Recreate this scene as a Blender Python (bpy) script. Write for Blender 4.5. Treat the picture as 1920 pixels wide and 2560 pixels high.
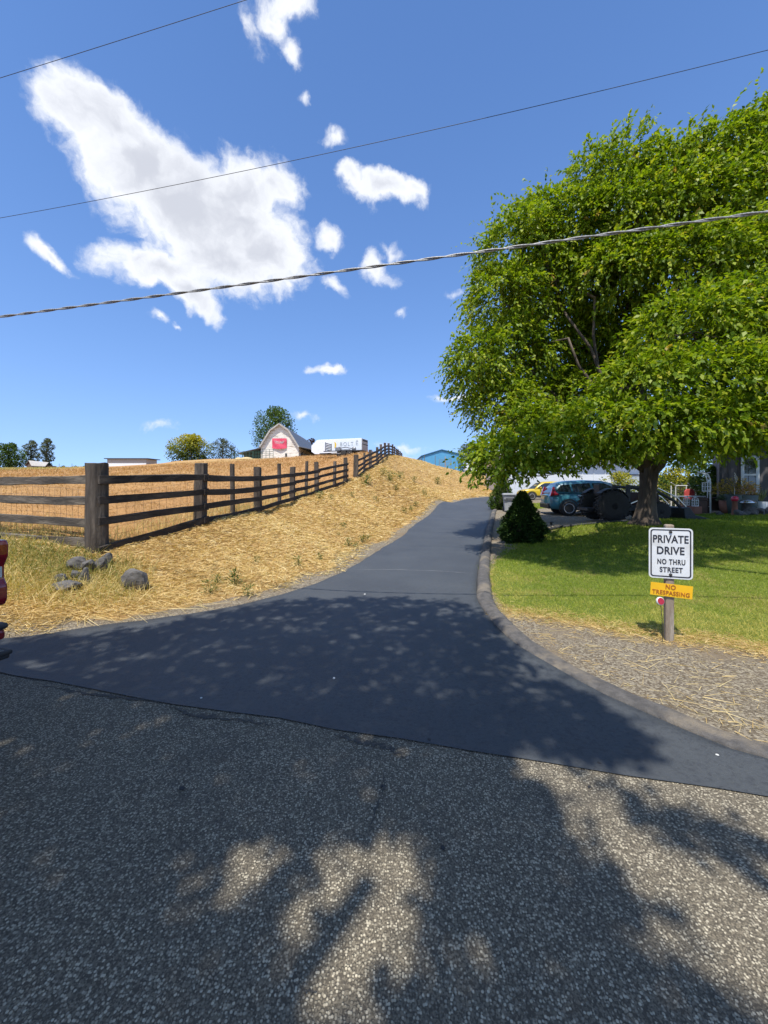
import bpy, bmesh, math, random
import numpy as np
from mathutils import Vector, Matrix, Euler
random.seed(7); rng=np.random.default_rng(11)
for o in list(bpy.data.objects): bpy.data.objects.remove(o)
SC=bpy.context.scene; COL=SC.collection
R=math.radians
# ------------------------------------------------------------------ camera
cam=bpy.data.cameras.new('camera'); cam.sensor_fit='HORIZONTAL'; cam.sensor_width=36; cam.lens=18.0
cam.shift_y=-62/1920; cam.clip_start=.05; cam.clip_end=3000
camo=bpy.data.objects.new('camera',cam); COL.objects.link(camo)
camo.location=(0,0,1.6); camo.rotation_euler=(R(90),0,0); SC.camera=camo
SC.render.resolution_x=768; SC.render.resolution_y=1024
# ------------------------------------------------------------------ light
ELEV=R(65); SH=Vector((-.34,-.94)).normalized()
TOSUN=Vector((SH.x*math.cos(ELEV),SH.y*math.cos(ELEV),math.sin(ELEV)))
sun=bpy.data.lights.new('sun','SUN'); sun.energy=4.6; sun.angle=R(.53); sun.color=(1,.955,.87)
suno=bpy.data.objects.new('sun',sun); COL.objects.link(suno)
suno.rotation_euler=TOSUN.to_track_quat('Z','Y').to_euler(); suno.location=(0,0,30)
SC.view_settings.view_transform='Standard'; SC.view_settings.look='None'
SC.view_settings.exposure=0.4; SC.view_settings.gamma=1; SC.view_settings.use_curve_mapping=False
world=bpy.data.worlds.new('World'); SC.world=world; world.use_nodes=True
wn=world.node_tree; wn.nodes.clear()
world.cycles.sampling_method='MANUAL'; world.cycles.sample_map_resolution=256
def N(t,tp,**kw):
    n=t.nodes.new(tp)
    for k,v in kw.items(): setattr(n,k,v)
    return n
def mathn(t,op,a,b=None,c=None,clamp=False):
    n=N(t,'ShaderNodeMath',operation=op,use_clamp=clamp)
    for i,s in enumerate((a,b,c)):
        if s is None: continue
        if isinstance(s,(int,float)): n.inputs[i].default_value=s
        else: t.links.new(s,n.inputs[i])
    return n.outputs[0]
def mixc(t,f,a,b,bt='MIX'):
    n=N(t,'ShaderNodeMix',data_type='RGBA',blend_type=bt); n.clamp_factor=True
    for i,s in ((0,f),(6,a),(7,b)):
        if isinstance(s,(int,float)): n.inputs[i].default_value=s
        elif isinstance(s,(tuple,list)): n.inputs[i].default_value=(*s[:3],1)
        else: t.links.new(s,n.inputs[i])
    return n.outputs[2]
def mrange(t,v,a,b,c=0.,d=1.,smooth=True):
    n=N(t,'ShaderNodeMapRange',interpolation_type='SMOOTHSTEP' if smooth else 'LINEAR')
    t.links.new(v,n.inputs[0])
    for i,x in enumerate((a,b,c,d)): n.inputs[i+1].default_value=x
    return n.outputs[0]
def noise(t,vec,scale,detail=4,rough=.55,dist=0.):
    n=N(t,'ShaderNodeTexNoise'); n.inputs['Scale'].default_value=scale; n.inputs['Detail'].default_value=detail
    n.inputs['Roughness'].default_value=rough; n.inputs['Distortion'].default_value=dist
    if vec is not None: t.links.new(vec,n.inputs['Vector'])
    return n
sky=N(wn,'ShaderNodeTexSky',sky_type='NISHITA'); sky.sun_disc=False; sky.sun_elevation=ELEV
sky.sun_rotation=math.atan2(SH.x,SH.y); sky.altitude=600; sky.air_density=1.0; sky.dust_density=.1; sky.ozone_density=1.6
SKY_STRENGTH=.15
SC.render.engine='CYCLES'; SC.cycles.max_bounces=6; SC.cycles.diffuse_bounces=3; SC.cycles.glossy_bounces=2; SC.cycles.transmission_bounces=4; SC.cycles.caustics_reflective=False; SC.cycles.caustics_refractive=False
tc=N(wn,'ShaderNodeTexCoord'); D=tc.outputs['Generated']
# clear dry air: the pale band at the horizon is thin, so the sky colour is read a little above the ray
lift=N(wn,'ShaderNodeVectorMath',operation='MULTIPLY_ADD'); wn.links.new(D,lift.inputs[0]); lift.inputs[1].default_value=(1,1,.62); lift.inputs[2].default_value=(0,0,.13)
wn.links.new(lift.outputs[0],sky.inputs['Vector'])
def vadd(a,b,s):
    m=N(wn,'ShaderNodeVectorMath',operation='SUBTRACT'); wn.links.new(b,m.inputs[0]); m.inputs[1].default_value=(.5,.5,.5)
    k=N(wn,'ShaderNodeVectorMath',operation='SCALE'); wn.links.new(m.outputs[0],k.inputs[0]); k.inputs['Scale'].default_value=s
    r=N(wn,'ShaderNodeVectorMath',operation='ADD'); wn.links.new(a,r.inputs[0]); wn.links.new(k.outputs[0],r.inputs[1]); return r.outputs[0]
w1=vadd(D,noise(wn,D,9,3,.5).outputs['Color'],.085)
w2=vadd(w1,noise(wn,D,26,7,.6).outputs['Color'],.034)
BL=[ # cloud masses seen in the sky: u, v, semi-axis a, b (px), tilt (deg, screen), weight
 (262,310,120,85,28,1.15),(360,420,165,105,32,1.1),(470,520,190,125,28,1.1),(590,480,150,75,8,.9),(600,560,150,100,20,1.1),(660,640,125,90,15,1.05),(560,650,170,85,14,1.0),(690,465,75,48,10,.8),
 (400,665,140,48,10,.95),(480,735,95,40,38,.9),(330,640,60,32,-10,.8),
 (880,430,46,26,25,.75),(965,474,105,34,8,.9),(1035,485,48,30,40,.7),(838,335,42,20,6,.62),(822,590,40,34,30,.68),(950,665,52,34,35,.7),(985,630,34,20,20,.55),
 (130,640,62,22,35,.68),(95,612,34,16,10,.55),(840,722,38,24,30,.5),(725,715,42,22,20,.6),(705,45,52,34,40,.62),(742,130,26,42,-20,.66),(735,5,64,34,0,.66),(630,60,34,58,-15,.42),
 (812,920,62,15,4,.62),(1140,995,70,13,0,.5),(750,1042,60,13,4,.34),(1000,1115,90,14,4,.34),(1050,1145,80,12,0,.42),(385,790,34,14,20,.45),(425,806,22,12,20,.45),(1140,742,34,13,-8,.36),(990,790,22,12,-10,.42),(770,258,26,14,0,.36),(410,1064,80,12,4,.16),
]
acc=None
# more cumulus added out of view around the sky, for white fill light: azimuth, elevation (deg), size
BL+=[('sky',az,el,a,b,rot) for az,el,a,b,rot in ((75,38,270,130,20),(110,55,200,120,-15),(140,30,260,110,10),(170,60,180,110,30),(200,34,280,120,-10),(232,50,220,120,15),(265,32,260,120,5),(290,62,170,100,-20),(298,22,200,80,0),(100,18,240,70,5),(185,15,240,70,0),(250,14,240,70,0))]
for bl in BL:
    if bl[0]=='sky':
        _,az,el,a,b,rot=bl; wt=1.; d=Vector((math.sin(R(az))*math.cos(R(el)),math.cos(R(az))*math.cos(R(el)),math.sin(R(el)))); ln=1.2
    else:
        u,v,a,b,rot,wt=bl; d=Vector(((u-960)/960,1,(1218-v)/960)); ln=d.length; d.normalize()
    rx=Vector((1,0,0)) if d.y>.3 else Vector((0,0,1)).cross(d); rx=(rx-d*rx.dot(d)).normalized(); rz=rx.cross(d)
    if rz.z<0: rz=-rz
    c,s=math.cos(R(rot)),math.sin(R(rot))
    e1=rx*c-rz*s; e2=rx*s+rz*c; e3=e1.cross(e2)
    # widen radially for the gnomonic stretch so that the mass has its true angular size
    M=Matrix((e1,e2,e3)).transposed()
    mp=N(wn,'ShaderNodeMapping',vector_type='TEXTURE')
    mp.inputs['Location'].default_value=d; mp.inputs['Rotation'].default_value=M.to_euler()
    mp.inputs['Scale'].default_value=(a/960/ln*1.25,b/960/ln*1.25,.6)
    wn.links.new(w2,mp.inputs['Vector'])
    le=N(wn,'ShaderNodeVectorMath',operation='LENGTH'); wn.links.new(mp.outputs[0],le.inputs[0])
    f=mathn(wn,'MULTIPLY_ADD',le.outputs['Value'],-wt,wt)
    if acc is None: acc=f
    else: acc=mathn(wn,'SMOOTH_MAX',acc,f,.12)
fb=noise(wn,w2,17,8,.62).outputs['Fac']
dens=mathn(wn,'ADD',acc,mathn(wn,'MULTIPLY_ADD',fb,1.05,-.57))
alpha=mrange(wn,dens,.02,.48)
belly=mrange(wn,mathn(wn,'ADD',dens,mathn(wn,'MULTIPLY_ADD',noise(wn,w1,7,4,.5).outputs['Fac'],.9,-.45)),.30,1.05)
K=1/SKY_STRENGTH
ccol=mixc(wn,belly,(.80*K,.82*K,.86*K),(.53*K,.55*K,.61*K))
# the photographed sky is a saturated blue: grade the sky colour
hs=N(wn,'ShaderNodeHueSaturation'); hs.inputs['Saturation'].default_value=1.22; hs.inputs['Value'].default_value=1.1
wn.links.new(mixc(wn,1.,sky.outputs[0],(1.06,.97,1.0),'MULTIPLY'),hs.inputs['Color'])
al=mathn(wn,'MULTIPLY',alpha,.96)
fin=mixc(wn,al,hs.outputs[0],ccol)
bg=N(wn,'ShaderNodeBackground'); bg.inputs['Strength'].default_value=SKY_STRENGTH; wn.links.new(fin,bg.inputs['Color'])
wo=N(wn,'ShaderNodeOutputWorld'); wn.links.new(bg.outputs[0],wo.inputs[0])
# ------------------------------------------------------------------ helpers
def lk(o): COL.objects.link(o); return o
def tag(o,label=None,cat=None,group=None,kind=None):
    if label: o['label']=label
    if cat: o['category']=cat
    if group: o['group']=group
    if kind: o['kind']=kind
    return o
def thing(name,label,cat,loc=(0,0,0),rz=0.,group=None):
    o=lk(bpy.data.objects.new(name,None)); o.location=loc; o.rotation_euler=(0,0,rz); o.empty_display_size=.1
    return tag(o,label,cat,group)
class MB:
    def __init__(s): s.v=[]; s.f=[]
    def add(s,vs,fs):
        n=len(s.v); s.v+= [tuple(p) for p in vs]; s.f+=[tuple(i+n for i in f) for f in fs]; return s
    def box(s,c,d,rot=None,taper=1.):
        c=Vector(c); x,y,z=[k/2 for k in d]; vs=[]
        for sz in (-1,1):
            t=taper if sz>0 else 1
            for sx,sy in ((-1,-1),(1,-1),(1,1),(-1,1)):
                p=Vector((sx*x*t,sy*y*t,sz*z)); p=(rot@p if rot is not None else p)+c; vs.append(p)
        return s.add(vs,[(3,2,1,0),(4,5,6,7),(0,1,5,4),(1,2,6,5),(2,3,7,6),(3,0,4,7)])
    def tube(s,path,rad,n=8,cap=True,squash=None):
        P=[Vector(p) for p in path]; m=len(P)
        if isinstance(rad,(int,float)): rad=[rad]*m
        vs=[]; ref=None
        for i,p in enumerate(P):
            t=(P[min(i+1,m-1)]-P[max(i-1,0)]).normalized()
            if ref is None:
                ref=Vector((0,0,1)) if abs(t.z)<.9 else Vector((1,0,0))
            a=(ref-t*ref.dot(t)).normalized(); b=t.cross(a); ref=a
            for k in range(n):
                th=2*math.pi*k/n; vs.append(p+(a*math.cos(th)+b*math.sin(th))*rad[i])
        fs=[]
        for i in range(m-1):
            for k in range(n): fs.append((i*n+k,i*n+(k+1)%n,(i+1)*n+(k+1)%n,(i+1)*n+k))
        if cap: fs.append(tuple(range(n-1,-1,-1))); fs.append(tuple((m-1)*n+k for k in range(n)))
        return s.add(vs,fs)
    def lathe(s,prof,n=16,c=(0,0,0),axis='Z',closed=False):
        c=Vector(c); vs=[]
        for r,h in prof:
            for k in range(n):
                th=2*math.pi*k/n; a,b=r*math.cos(th),r*math.sin(th)
                p={'Z':(a,b,h),'Y':(a,h,b),'X':(h,a,b)}[axis]; vs.append(c+Vector(p))
        fs=[]; m=len(prof)
        for i in range(m-1 if not closed else m):
            j=(i+1)%m
            for k in range(n): fs.append((i*n+k,i*n+(k+1)%n,j*n+(k+1)%n,j*n+k))
        if not closed: fs.append(tuple(range(n-1,-1,-1))); fs.append(tuple((m-1)*n+k for k in range(n)))
        return s.add(vs,fs)
    def prism(s,poly,a,b,axis='Y'):
        """poly in the two other axes, extruded from a to b along axis"""
        n=len(poly); vs=[]
        for h in (a,b):
            for p,q in poly: vs.append({'Y':(p,h,q),'X':(h,p,q),'Z':(p,q,h)}[axis])
        fs=[tuple(range(n-1,-1,-1)),tuple(range(n,2*n))]+[(i,(i+1)%n,n+(i+1)%n,n+i) for i in range(n)]
        return s.add(vs,fs)
    def loft(s,rings,cap=True):
        n=len(rings[0]); vs=[p for r in rings for p in r]; fs=[]
        for i in range(len(rings)-1):
            for k in range(n): fs.append((i*n+k,i*n+(k+1)%n,(i+1)*n+(k+1)%n,(i+1)*n+k))
        if cap: fs.append(tuple(range(n-1,-1,-1))); fs.append(tuple((len(rings)-1)*n+k for k in range(n)))
        return s.add(vs,fs)
    def plank(s,p0,p1,th,h,seg=5,jit=.008,lift=0.):
        p0=Vector(p0); p1=Vector(p1); d=(p1-p0); side=Vector((d.y,-d.x,0)).normalized(); up=Vector((0,0,1)); rs=[]
        for i in range(seg+1):
            t=i/seg; c=p0.lerp(p1,t)+up*(lift*math.sin(math.pi*t)); r=[]
            for a,b in ((-1,-1),(1,-1),(1,1),(-1,1)):
                r.append(c+side*(a*th/2+random.uniform(-jit,jit)*.4)+up*(b*h/2+random.uniform(-jit,jit)))
            rs.append(r)
        return s.loft(rs)
    def build(s,name,mat,parent=None,smooth=False,off=None,bevel=0,kind=None,weld=False):
        me=bpy.data.meshes.new(name)
        vs=s.v if off is None else [(p[0]-off[0],p[1]-off[1],p[2]-off[2]) for p in s.v]
        me.from_pydata([tuple(p) for p in vs],[],s.f)
        bm=bmesh.new(); bm.from_mesh(me)
        if weld: bmesh.ops.remove_doubles(bm,verts=bm.verts,dist=1e-4)
        bmesh.ops.recalc_face_normals(bm,faces=bm.faces); bm.to_mesh(me); bm.free()
        if smooth: me.polygons.foreach_set('use_smooth',[True]*len(me.polygons))
        me.materials.append(mat)
        o=lk(bpy.data.objects.new(name,me)); o.parent=parent
        if bevel:
            b=o.modifiers.new('bevel','BEVEL'); b.width=bevel; b.segments=2; b.limit_method='ANGLE'
        if kind: o['kind']=kind
        return o
def npmesh(name,V,Fc,mat,parent=None,tint=None,smooth=False,kind=None):
    """V (n,3); Fc (m,k) faces all with k corners"""
    V=np.asarray(V,np.float32); Fc=np.asarray(Fc,np.int32); k=Fc.shape[1]
    me=bpy.data.meshes.new(name); me.vertices.add(len(V)); me.vertices.foreach_set('co',V.ravel())
    me.loops.add(Fc.size); me.loops.foreach_set('vertex_index',Fc.ravel())
    me.polygons.add(len(Fc)); me.polygons.foreach_set('loop_start',np.arange(0,Fc.size,k,dtype=np.int32))
    me.update(calc_edges=True); me.validate()
    if tint is not None:
        a=me.attributes.new('tint','FLOAT','POINT'); a.data.foreach_set('value',np.asarray(tint,np.float32))
    if smooth: me.polygons.foreach_set('use_smooth',[True]*len(me.polygons))
    me.materials.append(mat); o=lk(bpy.data.objects.new(name,me)); o.parent=parent
    if kind: o['kind']=kind
    return o
def copy_tree(o,parent=None):
    c=lk(o.copy()); c.parent=parent
    for ch in list(o.children): copy_tree(ch,c)
    return c
def text_mesh(body,size,depth=.002,off=0.,space=1.0):
    cu=bpy.data.curves.new('t','FONT'); cu.body=body; cu.size=size; cu.align_x='CENTER'; cu.align_y='CENTER'; cu.extrude=depth; cu.offset=off; cu.space_character=space
    to=lk(bpy.data.objects.new('t',cu)); bpy.context.view_layer.update()
    me=bpy.data.meshes.new_from_object(to.evaluated_get(bpy.context.evaluated_depsgraph_get()))
    bpy.data.objects.remove(to); bpy.data.curves.remove(cu); return me
def text_part(body,size,mat,parent,M,wide=None,off=0.,space=1.,warp=None,high=None):
    me=text_mesh(body,size,.0015,off,space); co=[v.co.copy() for v in me.vertices]
    x0=min(c.x for c in co); x1=max(c.x for c in co); y0=min(c.y for c in co); y1=max(c.y for c in co)
    sx=(wide/(x1-x0)) if wide else 1.; sy=(high/(y1-y0)) if high else 1.
    for v in me.vertices:
        c=v.co; p=Vector(((c.x-(x0+x1)/2)*sx,(c.y-(y0+y1)/2)*sy,c.z))
        if warp: p=warp(p)
        v.co=M@p
    me.materials.clear(); me.materials.append(mat)
    o=lk(bpy.data.objects.new('lettering',me)); o.parent=parent; return o
# ------------------------------------------------------------------ materials
MATS={}
def pmat(name,c1,c2=None,scale=6.,rough=.7,bump=0.,bscale=None,metal=0.,detail=5,stretch=None,spec=.5,coat=0.,c3=None,s3=1.5,emit=None,trans=0.,alpha=1.):
    m=bpy.data.materials.new(name); m.use_nodes=True; t=m.node_tree; b=t.nodes['Principled BSDF']
    b.inputs['Roughness'].default_value=rough; b.inputs['Metallic'].default_value=metal; b.inputs['Specular IOR Level'].default_value=spec
    b.inputs['Coat Weight'].default_value=coat; b.inputs['Transmission Weight'].default_value=trans
    co=N(t,'ShaderNodeTexCoord').outputs['Object']
    if stretch:
        mp=N(t,'ShaderNodeMapping'); mp.inputs['Scale'].default_value=stretch; t.links.new(co,mp.inputs[0]); co=mp.outputs[0]
    if c2 is None: c2=tuple(x*.86 for x in c1)
    nz=noise(t,co,scale,detail,.6); f=mrange(t,nz.outputs['Fac'],.32,.68)
    col=mixc(t,f,c1,c2)
    if c3: col=mixc(t,mrange(t,noise(t,co,s3,4,.6).outputs['Fac'],.5,.68),col,c3)
    t.links.new(col,b.inputs['Base Color'])
    if bump:
        bp=N(t,'ShaderNodeBump'); bp.inputs['Strength'].default_value=bump; bp.inputs['Distance'].default_value=.02
        nb=noise(t,co,bscale or scale*3,6,.65); t.links.new(nb.outputs['Fac'],bp.inputs['Height']); t.links.new(bp.outputs[0],b.inputs['Normal'])
    MATS[name]=m; return m
def foliage(name,cols,trans=.45,rough=.5,spec=.35):
    """leaf material: colour by per-leaf tint, part of the light passes through the blade"""
    m=bpy.data.materials.new(name); m.use_nodes=True; t=m.node_tree; b=t.nodes['Principled BSDF']; out=t.nodes['Material Output']
    at=N(t,'ShaderNodeAttribute',attribute_name='tint'); rp=N(t,'ShaderNodeValToRGB')
    el=rp.color_ramp.elements; n=len(cols)
    while len(el)<n: el.new(.5)
    for i,c in enumerate(cols): el[i].position=i/(n-1); el[i].color=(*c,1)
    t.links.new(at.outputs['Fac'],rp.inputs[0]); t.links.new(rp.outputs[0],b.inputs['Base Color'])
    b.inputs['Roughness'].default_value=rough; b.inputs['Specular IOR Level'].default_value=spec
    if trans:
        tr=N(t,'ShaderNodeBsdfTranslucent'); tcx=mixc(t,1.,rp.outputs[0],(1.25,1.3,.55),'MULTIPLY'); t.links.new(tcx,tr.inputs[0])
        mx=N(t,'ShaderNodeMixShader'); mx.inputs[0].default_value=trans; t.links.new(b.outputs[0],mx.inputs[1]); t.links.new(tr.outputs[0],mx.inputs[2]); t.links.new(mx.outputs[0],out.inputs[0])
    return m
import numpy as np, math
EYE=1.6; F=960.0; CX=960.0; HZ=1218.0
def px(u,v,Y):
    return np.array([(u-CX)/F*Y, Y, EYE+(HZ-v)/F*Y])
def zdrive(Y): return 0.0009*max(Y-5,0)**2
def dhit(u,v):
    k=(v-HZ)/F; lo,hi=0.5,80.0
    for _ in range(60):
        m=(lo+hi)/2
        if EYE-k*m>zdrive(m): lo=m
        else: hi=m
    return ((u-CX)/F*lo, lo)
Lpx=[(1234,1241),(1173,1246),(1129,1256),(1076,1283),(1062,1296),(1026,1319),(1010,1340),(985,1353),(903,1405),(837,1442),(770,1468),(664,1501),(571,1521),(412,1548),(220,1569),(35,1604)]
Rpx=[(1252,1254),(1231,1275),(1221,1311),(1214,1329),(1195,1415),(1189,1485),(1197,1514),(1238,1566),(1284,1612),(1365,1659),(1516,1746),(1654,1803),(1770,1858),(1920,1910)]
SEAMpx=[(0,1668),(116,1688),(231,1714),(307,1731),(405,1749),(521,1769),(694,1786),(810,1815),(960,1834),(1330,1890),(1539,1922),(1678,1945),(1920,1983)]
Lw=[(40,40.5),(28,39.5),(19,38.2),(14,36.6)]+[dhit(*p) for p in Lpx]+[(-4.6,4.02),(-5.6,4.08)]
Rw=[(40,37.3),(28,36.3),(19,34.6),(14.6,33.0),(11.4,31.2)]+[dhit(*p) for p in Rpx][0:]+[(3.2,1.82),(4.6,1.30)]
SEAM=[(-5.6,4.08)]+[dhit(*p) for p in SEAMpx]+[(4.6,1.30)]
FENCE=[(243,1372,6.6),(500,1305,8.6),(582,1284,10.4),(645,1275,12.2),(699,1258,14.2),(730,1249,15.6),(765,1234,17.2),(792,1229,18.4),(836,1218,20.2),(863,1206,21.2),
       (889,1194,22.4),(910,1176,25.5),(926,1167,28.5),(943,1155,32.5),(953,1145,36.),(963,1139,40.),(972,1137,44.5),(981,1138,50),(986,1139,55),(992,1142,60),(996,1144,65),(1000,1146,70),(1004,1150,75)]
FW=[tuple(px(*f)) for f in FENCE]
C=[]
for x in (-120,-60,-30,-15,-8,-5,-2,0,2,4,7,12,20,40,80):
    y0=2.55-.27*x
    for d,z in ((-.4,0),(-3,0),(-8,-.05),(-30,-.2)): C.append((x,y0+d,z))
for (x,y) in Lw[:-2]+Rw[:-2]: C.append((x,y,zdrive(min(y,36))))
# beside left edge
for (x,y) in Lw[6:-5]: C.append((x-.5,y+.15,zdrive(y)+.03))
C+=FW
C+=[(-4.55,6.05,.38),(-3.75,7.6,.50),(-4.0,6.9,.46)]
# left street side fence and verge
for X in (-5.6,-7.4,-10,-14,-22): 
    y=6.6-.3*(X+4.95); C.append((X,y,.58+.03*(-X-5)))
    C.append((X,y-1.6,.28))
# ridge right of crest
for u,v,Y in ((1000,1149,43),(1040,1159,46),(1080,1171,48),(1120,1181,50),(1160,1188,52),(1200,1193,54),(1250,1199,55),(1290,1203,56),(1400,1205,60)):
    C.append(tuple(px(u,v,Y)))
# behind ridge
C+=[(12,75,4.2),(18,112,5.2),(30,110,5.0),(24,75,3.2),(40,75,3.),(8,95,5.8),(4,85,6.6)]
# bank mid
for u,v,Y in ((1000,1200,36),(1060,1215,36),(1120,1222,38),(1200,1225,40)): C.append(tuple(px(u,v,Y)))
# field
F_=[(850,1146,48),(800,1146,50),(900,1143,52),(850,1141,57),(740,1147,60),(700,1146,88),(760,1143,88),(640,1147,86),(580,1148,88),(480,1150,92),(430,1154,92),(380,1164,92),(320,1171,90),(240,1176,88),(120,1172,88),(0,1174,88),(-300,1180,88),
 (0,1172,150),(90,1170,150),(320,1172,130),(430,1157,115),(560,1150,112),(680,1149,108),(840,1150,105),(930,1147,95)]
for u,v,Y in F_: C.append(tuple(px(u,v,Y)))
for u,v,Y in ((720,1165,35),(840,1157,35),(780,1176,28),(660,1167,35),(600,1169,35),(840,1150,42),(780,1155,44),(700,1157,46),(600,1160,50),(850,1178,26),(740,1193,24),(640,1196,24),(500,1200,22),(300,1212,20),(100,1215,20),(500,1165,48),(420,1168,48),(320,1173,48),(200,1178,48),(0,1181,48),(-250,1183,48),(120,1176,68),(0,1178,68),(240,1174,68),(400,1165,70),(500,1156,70),(600,1153,70),(560,1180,30),(400,1183,32),(200,1192,32),(0,1196,32)): C.append(tuple(px(u,v,Y)))
C+=[(-300,260,9),(-150,300,9),(0,300,8),(150,300,6),(300,200,3),(200,60,1.5),(-300,100,4)]
# yard right
C+=[(3.0,4.0,.06),(5,5,.1),(7.62,11.2,.5),(5.6,9,.27),(9.5,9,.42),(9.0,12.4,.5),(5.2,12.6,.28),(4.6,10.9,.1),(9.6,18.8,.24),(13.9,15.8,.52),(20,18,.6),(12,6,.35),(7.7,13.6,.40),(18,10,.45),(10.8,28,.64),(7.5,20,.3),(14,34,.8),(20,34,.85),(25,45,1.9),(9,21.5,.36),(6.6,20,.33),(40,30,.9)]
C=np.array(C)
CP=C[:,:2]/20.0; n=len(C)
def phi(r2): return r2*np.log(r2+1e-12)*.5
A=np.zeros((n+3,n+3)); d2=((CP[:,None]-CP[None])**2).sum(-1); A[:n,:n]=phi(d2)+np.eye(n)*2e-4
A[:n,n]=1; A[:n,n+1:]=CP; A[n,:n]=1; A[n+1:,:n]=CP.T
b=np.zeros(n+3); b[:n]=C[:,2]; Wt=np.linalg.solve(A,b)
def H(x,y):
    x=np.atleast_1d(np.asarray(x,float)); y=np.atleast_1d(np.asarray(y,float)); out=np.empty(x.size)
    P=np.stack([x.ravel()/20,y.ravel()/20],1)
    for i in range(0,len(P),20000):
        p=P[i:i+20000]; d2=(p[:,None,0]-CP[None,:,0])**2+(p[:,None,1]-CP[None,:,1])**2
        out[i:i+20000]=phi(d2)@Wt[:n]+Wt[n]+p@Wt[n+1:]
    return out.reshape(x.shape)
_rs=np.random.RandomState(5)
_wk=[(_rs.uniform(-1,1,2)*f,_rs.uniform(0,6.28),a) for f,a in ((1.1,.3),(1.9,.3),(3.1,.25),(4.7,.2),(7.5,.16),(11,.12),(16,.1),(23,.08)) for _ in range(2)]
def wob(x,y): return sum(a*np.sin(k[0]*x+k[1]*y+p) for k,p,a in _wk)
def inpoly(x,y,poly):
    r=np.zeros(x.shape,bool); n_=len(poly)
    for i in range(n_):
        x0,y0=poly[i]; x1,y1=poly[(i+1)%n_]
        if y0==y1: continue
        c=((y0>y)!=(y1>y))&(x<(x1-x0)*(y-y0)/(y1-y0)+x0); r^=c
    return r
def pdist(x,y,line,closed=False):
    d=np.full(x.shape,1e9); n_=len(line)
    for i in range(n_ if closed else n_-1):
        x0,y0=line[i]; x1,y1=line[(i+1)%n_]; dx,dy=x1-x0,y1-y0; L=dx*dx+dy*dy+1e-12
        t=np.clip(((x-x0)*dx+(y-y0)*dy)/L,0,1); d=np.minimum(d,np.hypot(x-x0-t*dx,y-y0-t*dy))
    return d
def sdf(x,y,poly): 
    d=pdist(x,y,poly,True); return np.where(inpoly(x,y,poly),d,-d)
def sstep(x,a,b):
    t=np.clip((x-a)/(b-a),0,1); return t*t*(3-2*t)
def hit(u,v,y0=1.2,y1=200.):
    """first ground point under a pixel of the photograph"""
    Y=np.geomspace(y0,y1,1500); X=(u-CX)/F*Y; zr=EYE+(HZ-v)/F*Y; h=H(X,Y)
    k=np.argmax(h>zr)
    return Vector((float(X[k]),float(Y[k]),float(h[k])))
def Hs(x,y): return float(H(x,y)[0])
# smooth the traced edges
def chaikin(p,it=2):
    for _ in range(it):
        q=[p[0]]
        for a,b_ in zip(p[:-1],p[1:]):
            q+= [(a[0]*.75+b_[0]*.25,a[1]*.75+b_[1]*.25),(a[0]*.25+b_[0]*.75,a[1]*.25+b_[1]*.75)]
        q.append(p[-1]); p=q
    return p
def resample(p,n_,wt=None):
    p=np.array(p); s=np.r_[0,np.cumsum(np.hypot(*np.diff(p,axis=0).T))]
    t=np.linspace(0,1,n_)
    if wt: t=t**wt
    q=s[-1]*t
    return np.stack([np.interp(q,s,p[:,0]),np.interp(q,s,p[:,1])],1)
LE=chaikin(Lw,1); RE=chaikin(Rw,2); SM=chaikin(SEAM,1)
DRIVE=LE+SM+RE[::-1]
STREET=[(-160,45.9),(-60,18.9),(-20,8.1)]+[(x,y) for x,y in SM]+[(20,-2.7),(60,-13.5),(160,-40.4),(160,-49),(60,-22),(20,-11),(0,-6),(-20,-.8),(-60,10),(-160,37)]
# zones (ground polygons)
LAWN=[hit(*p)[:2] for p in [(1262,1528),(1365,1543),(1481,1560),(1568,1578),(1672,1592),(1770,1601),(1920,1630)]]
LAWN=[tuple(p) for p in LAWN]+[(6.5,2.6),(14,1.),(30,-2),(30,16),(19,16.2)]+[tuple(hit(*p)[:2]) for p in [(1920,1277),(1746,1288),(1643,1293),(1560,1306),(1482,1312),(1395,1321),(1330,1338),(1290,1366),(1235,1412),(1222,1440),(1226,1480)]]
LAWN2=[(6.9,20.9),(10.4,22.5),(14,22.5),(14,25.5),(10,25.8),(8.3,25.2)]
FENL=[(-60,23),(-14,9.3),(-7.4,7.4)]+[(p[0],p[1]) for p in FW]+[(6,95),(10,140),(10,600)]
FIELD=[(-600,160)]+FENL[:]+[(-600,600)]
YARD=[(p[0],p[1]) for p in RE]+[(60,-10),(200,-30),(200,36),(60,37)]
TALL=[(-400,120),(-50,50),(-78,100),(-125,160),(-240,300),(-400,300)]
def zones(x,y):
    w=wob(x*1.7,y*1.7)*.12
    lawn=np.maximum(sstep(sdf(x,y,LAWN)+w,-.25,.3),sstep(sdf(x,y,LAWN2)+w,-.2,.2))
    dl=pdist(x,y,LE); ds=pdist(x,y,[(-160,45.9),(-60,18.9),(-20,8.1)]+SM)
    grav=np.maximum(sstep(.42+w*1.6-dl,-.16,.16),sstep(.55+w*2-ds,-.2,.2))
    grav=np.maximum(grav,sstep(sdf(x,y,YARD)+.1,-.1,.1))*(1-lawn)
    field=sstep(sdf(x,y,FIELD)+w,-.1,.3)*(1-lawn)*(1-grav)
    return lawn,grav,field
def axis(lo,hi,a,b_,st,g=1.09,mx=25):
    c=list(np.arange(a,b_+1e-6,st)); s_=st; x=c[-1]
    while x<hi: s_=min(s_*g,mx); x+=s_; c.append(x)
    s_=st; x=c[0]
    while x>lo: s_=min(s_*g,mx); x-=s_; c.insert(0,x)
    return np.array(c)
xs=axis(-600,420,-8,7.5,.11,1.075); ys=axis(-60,620,1.2,15,.11,1.055,16)
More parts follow.
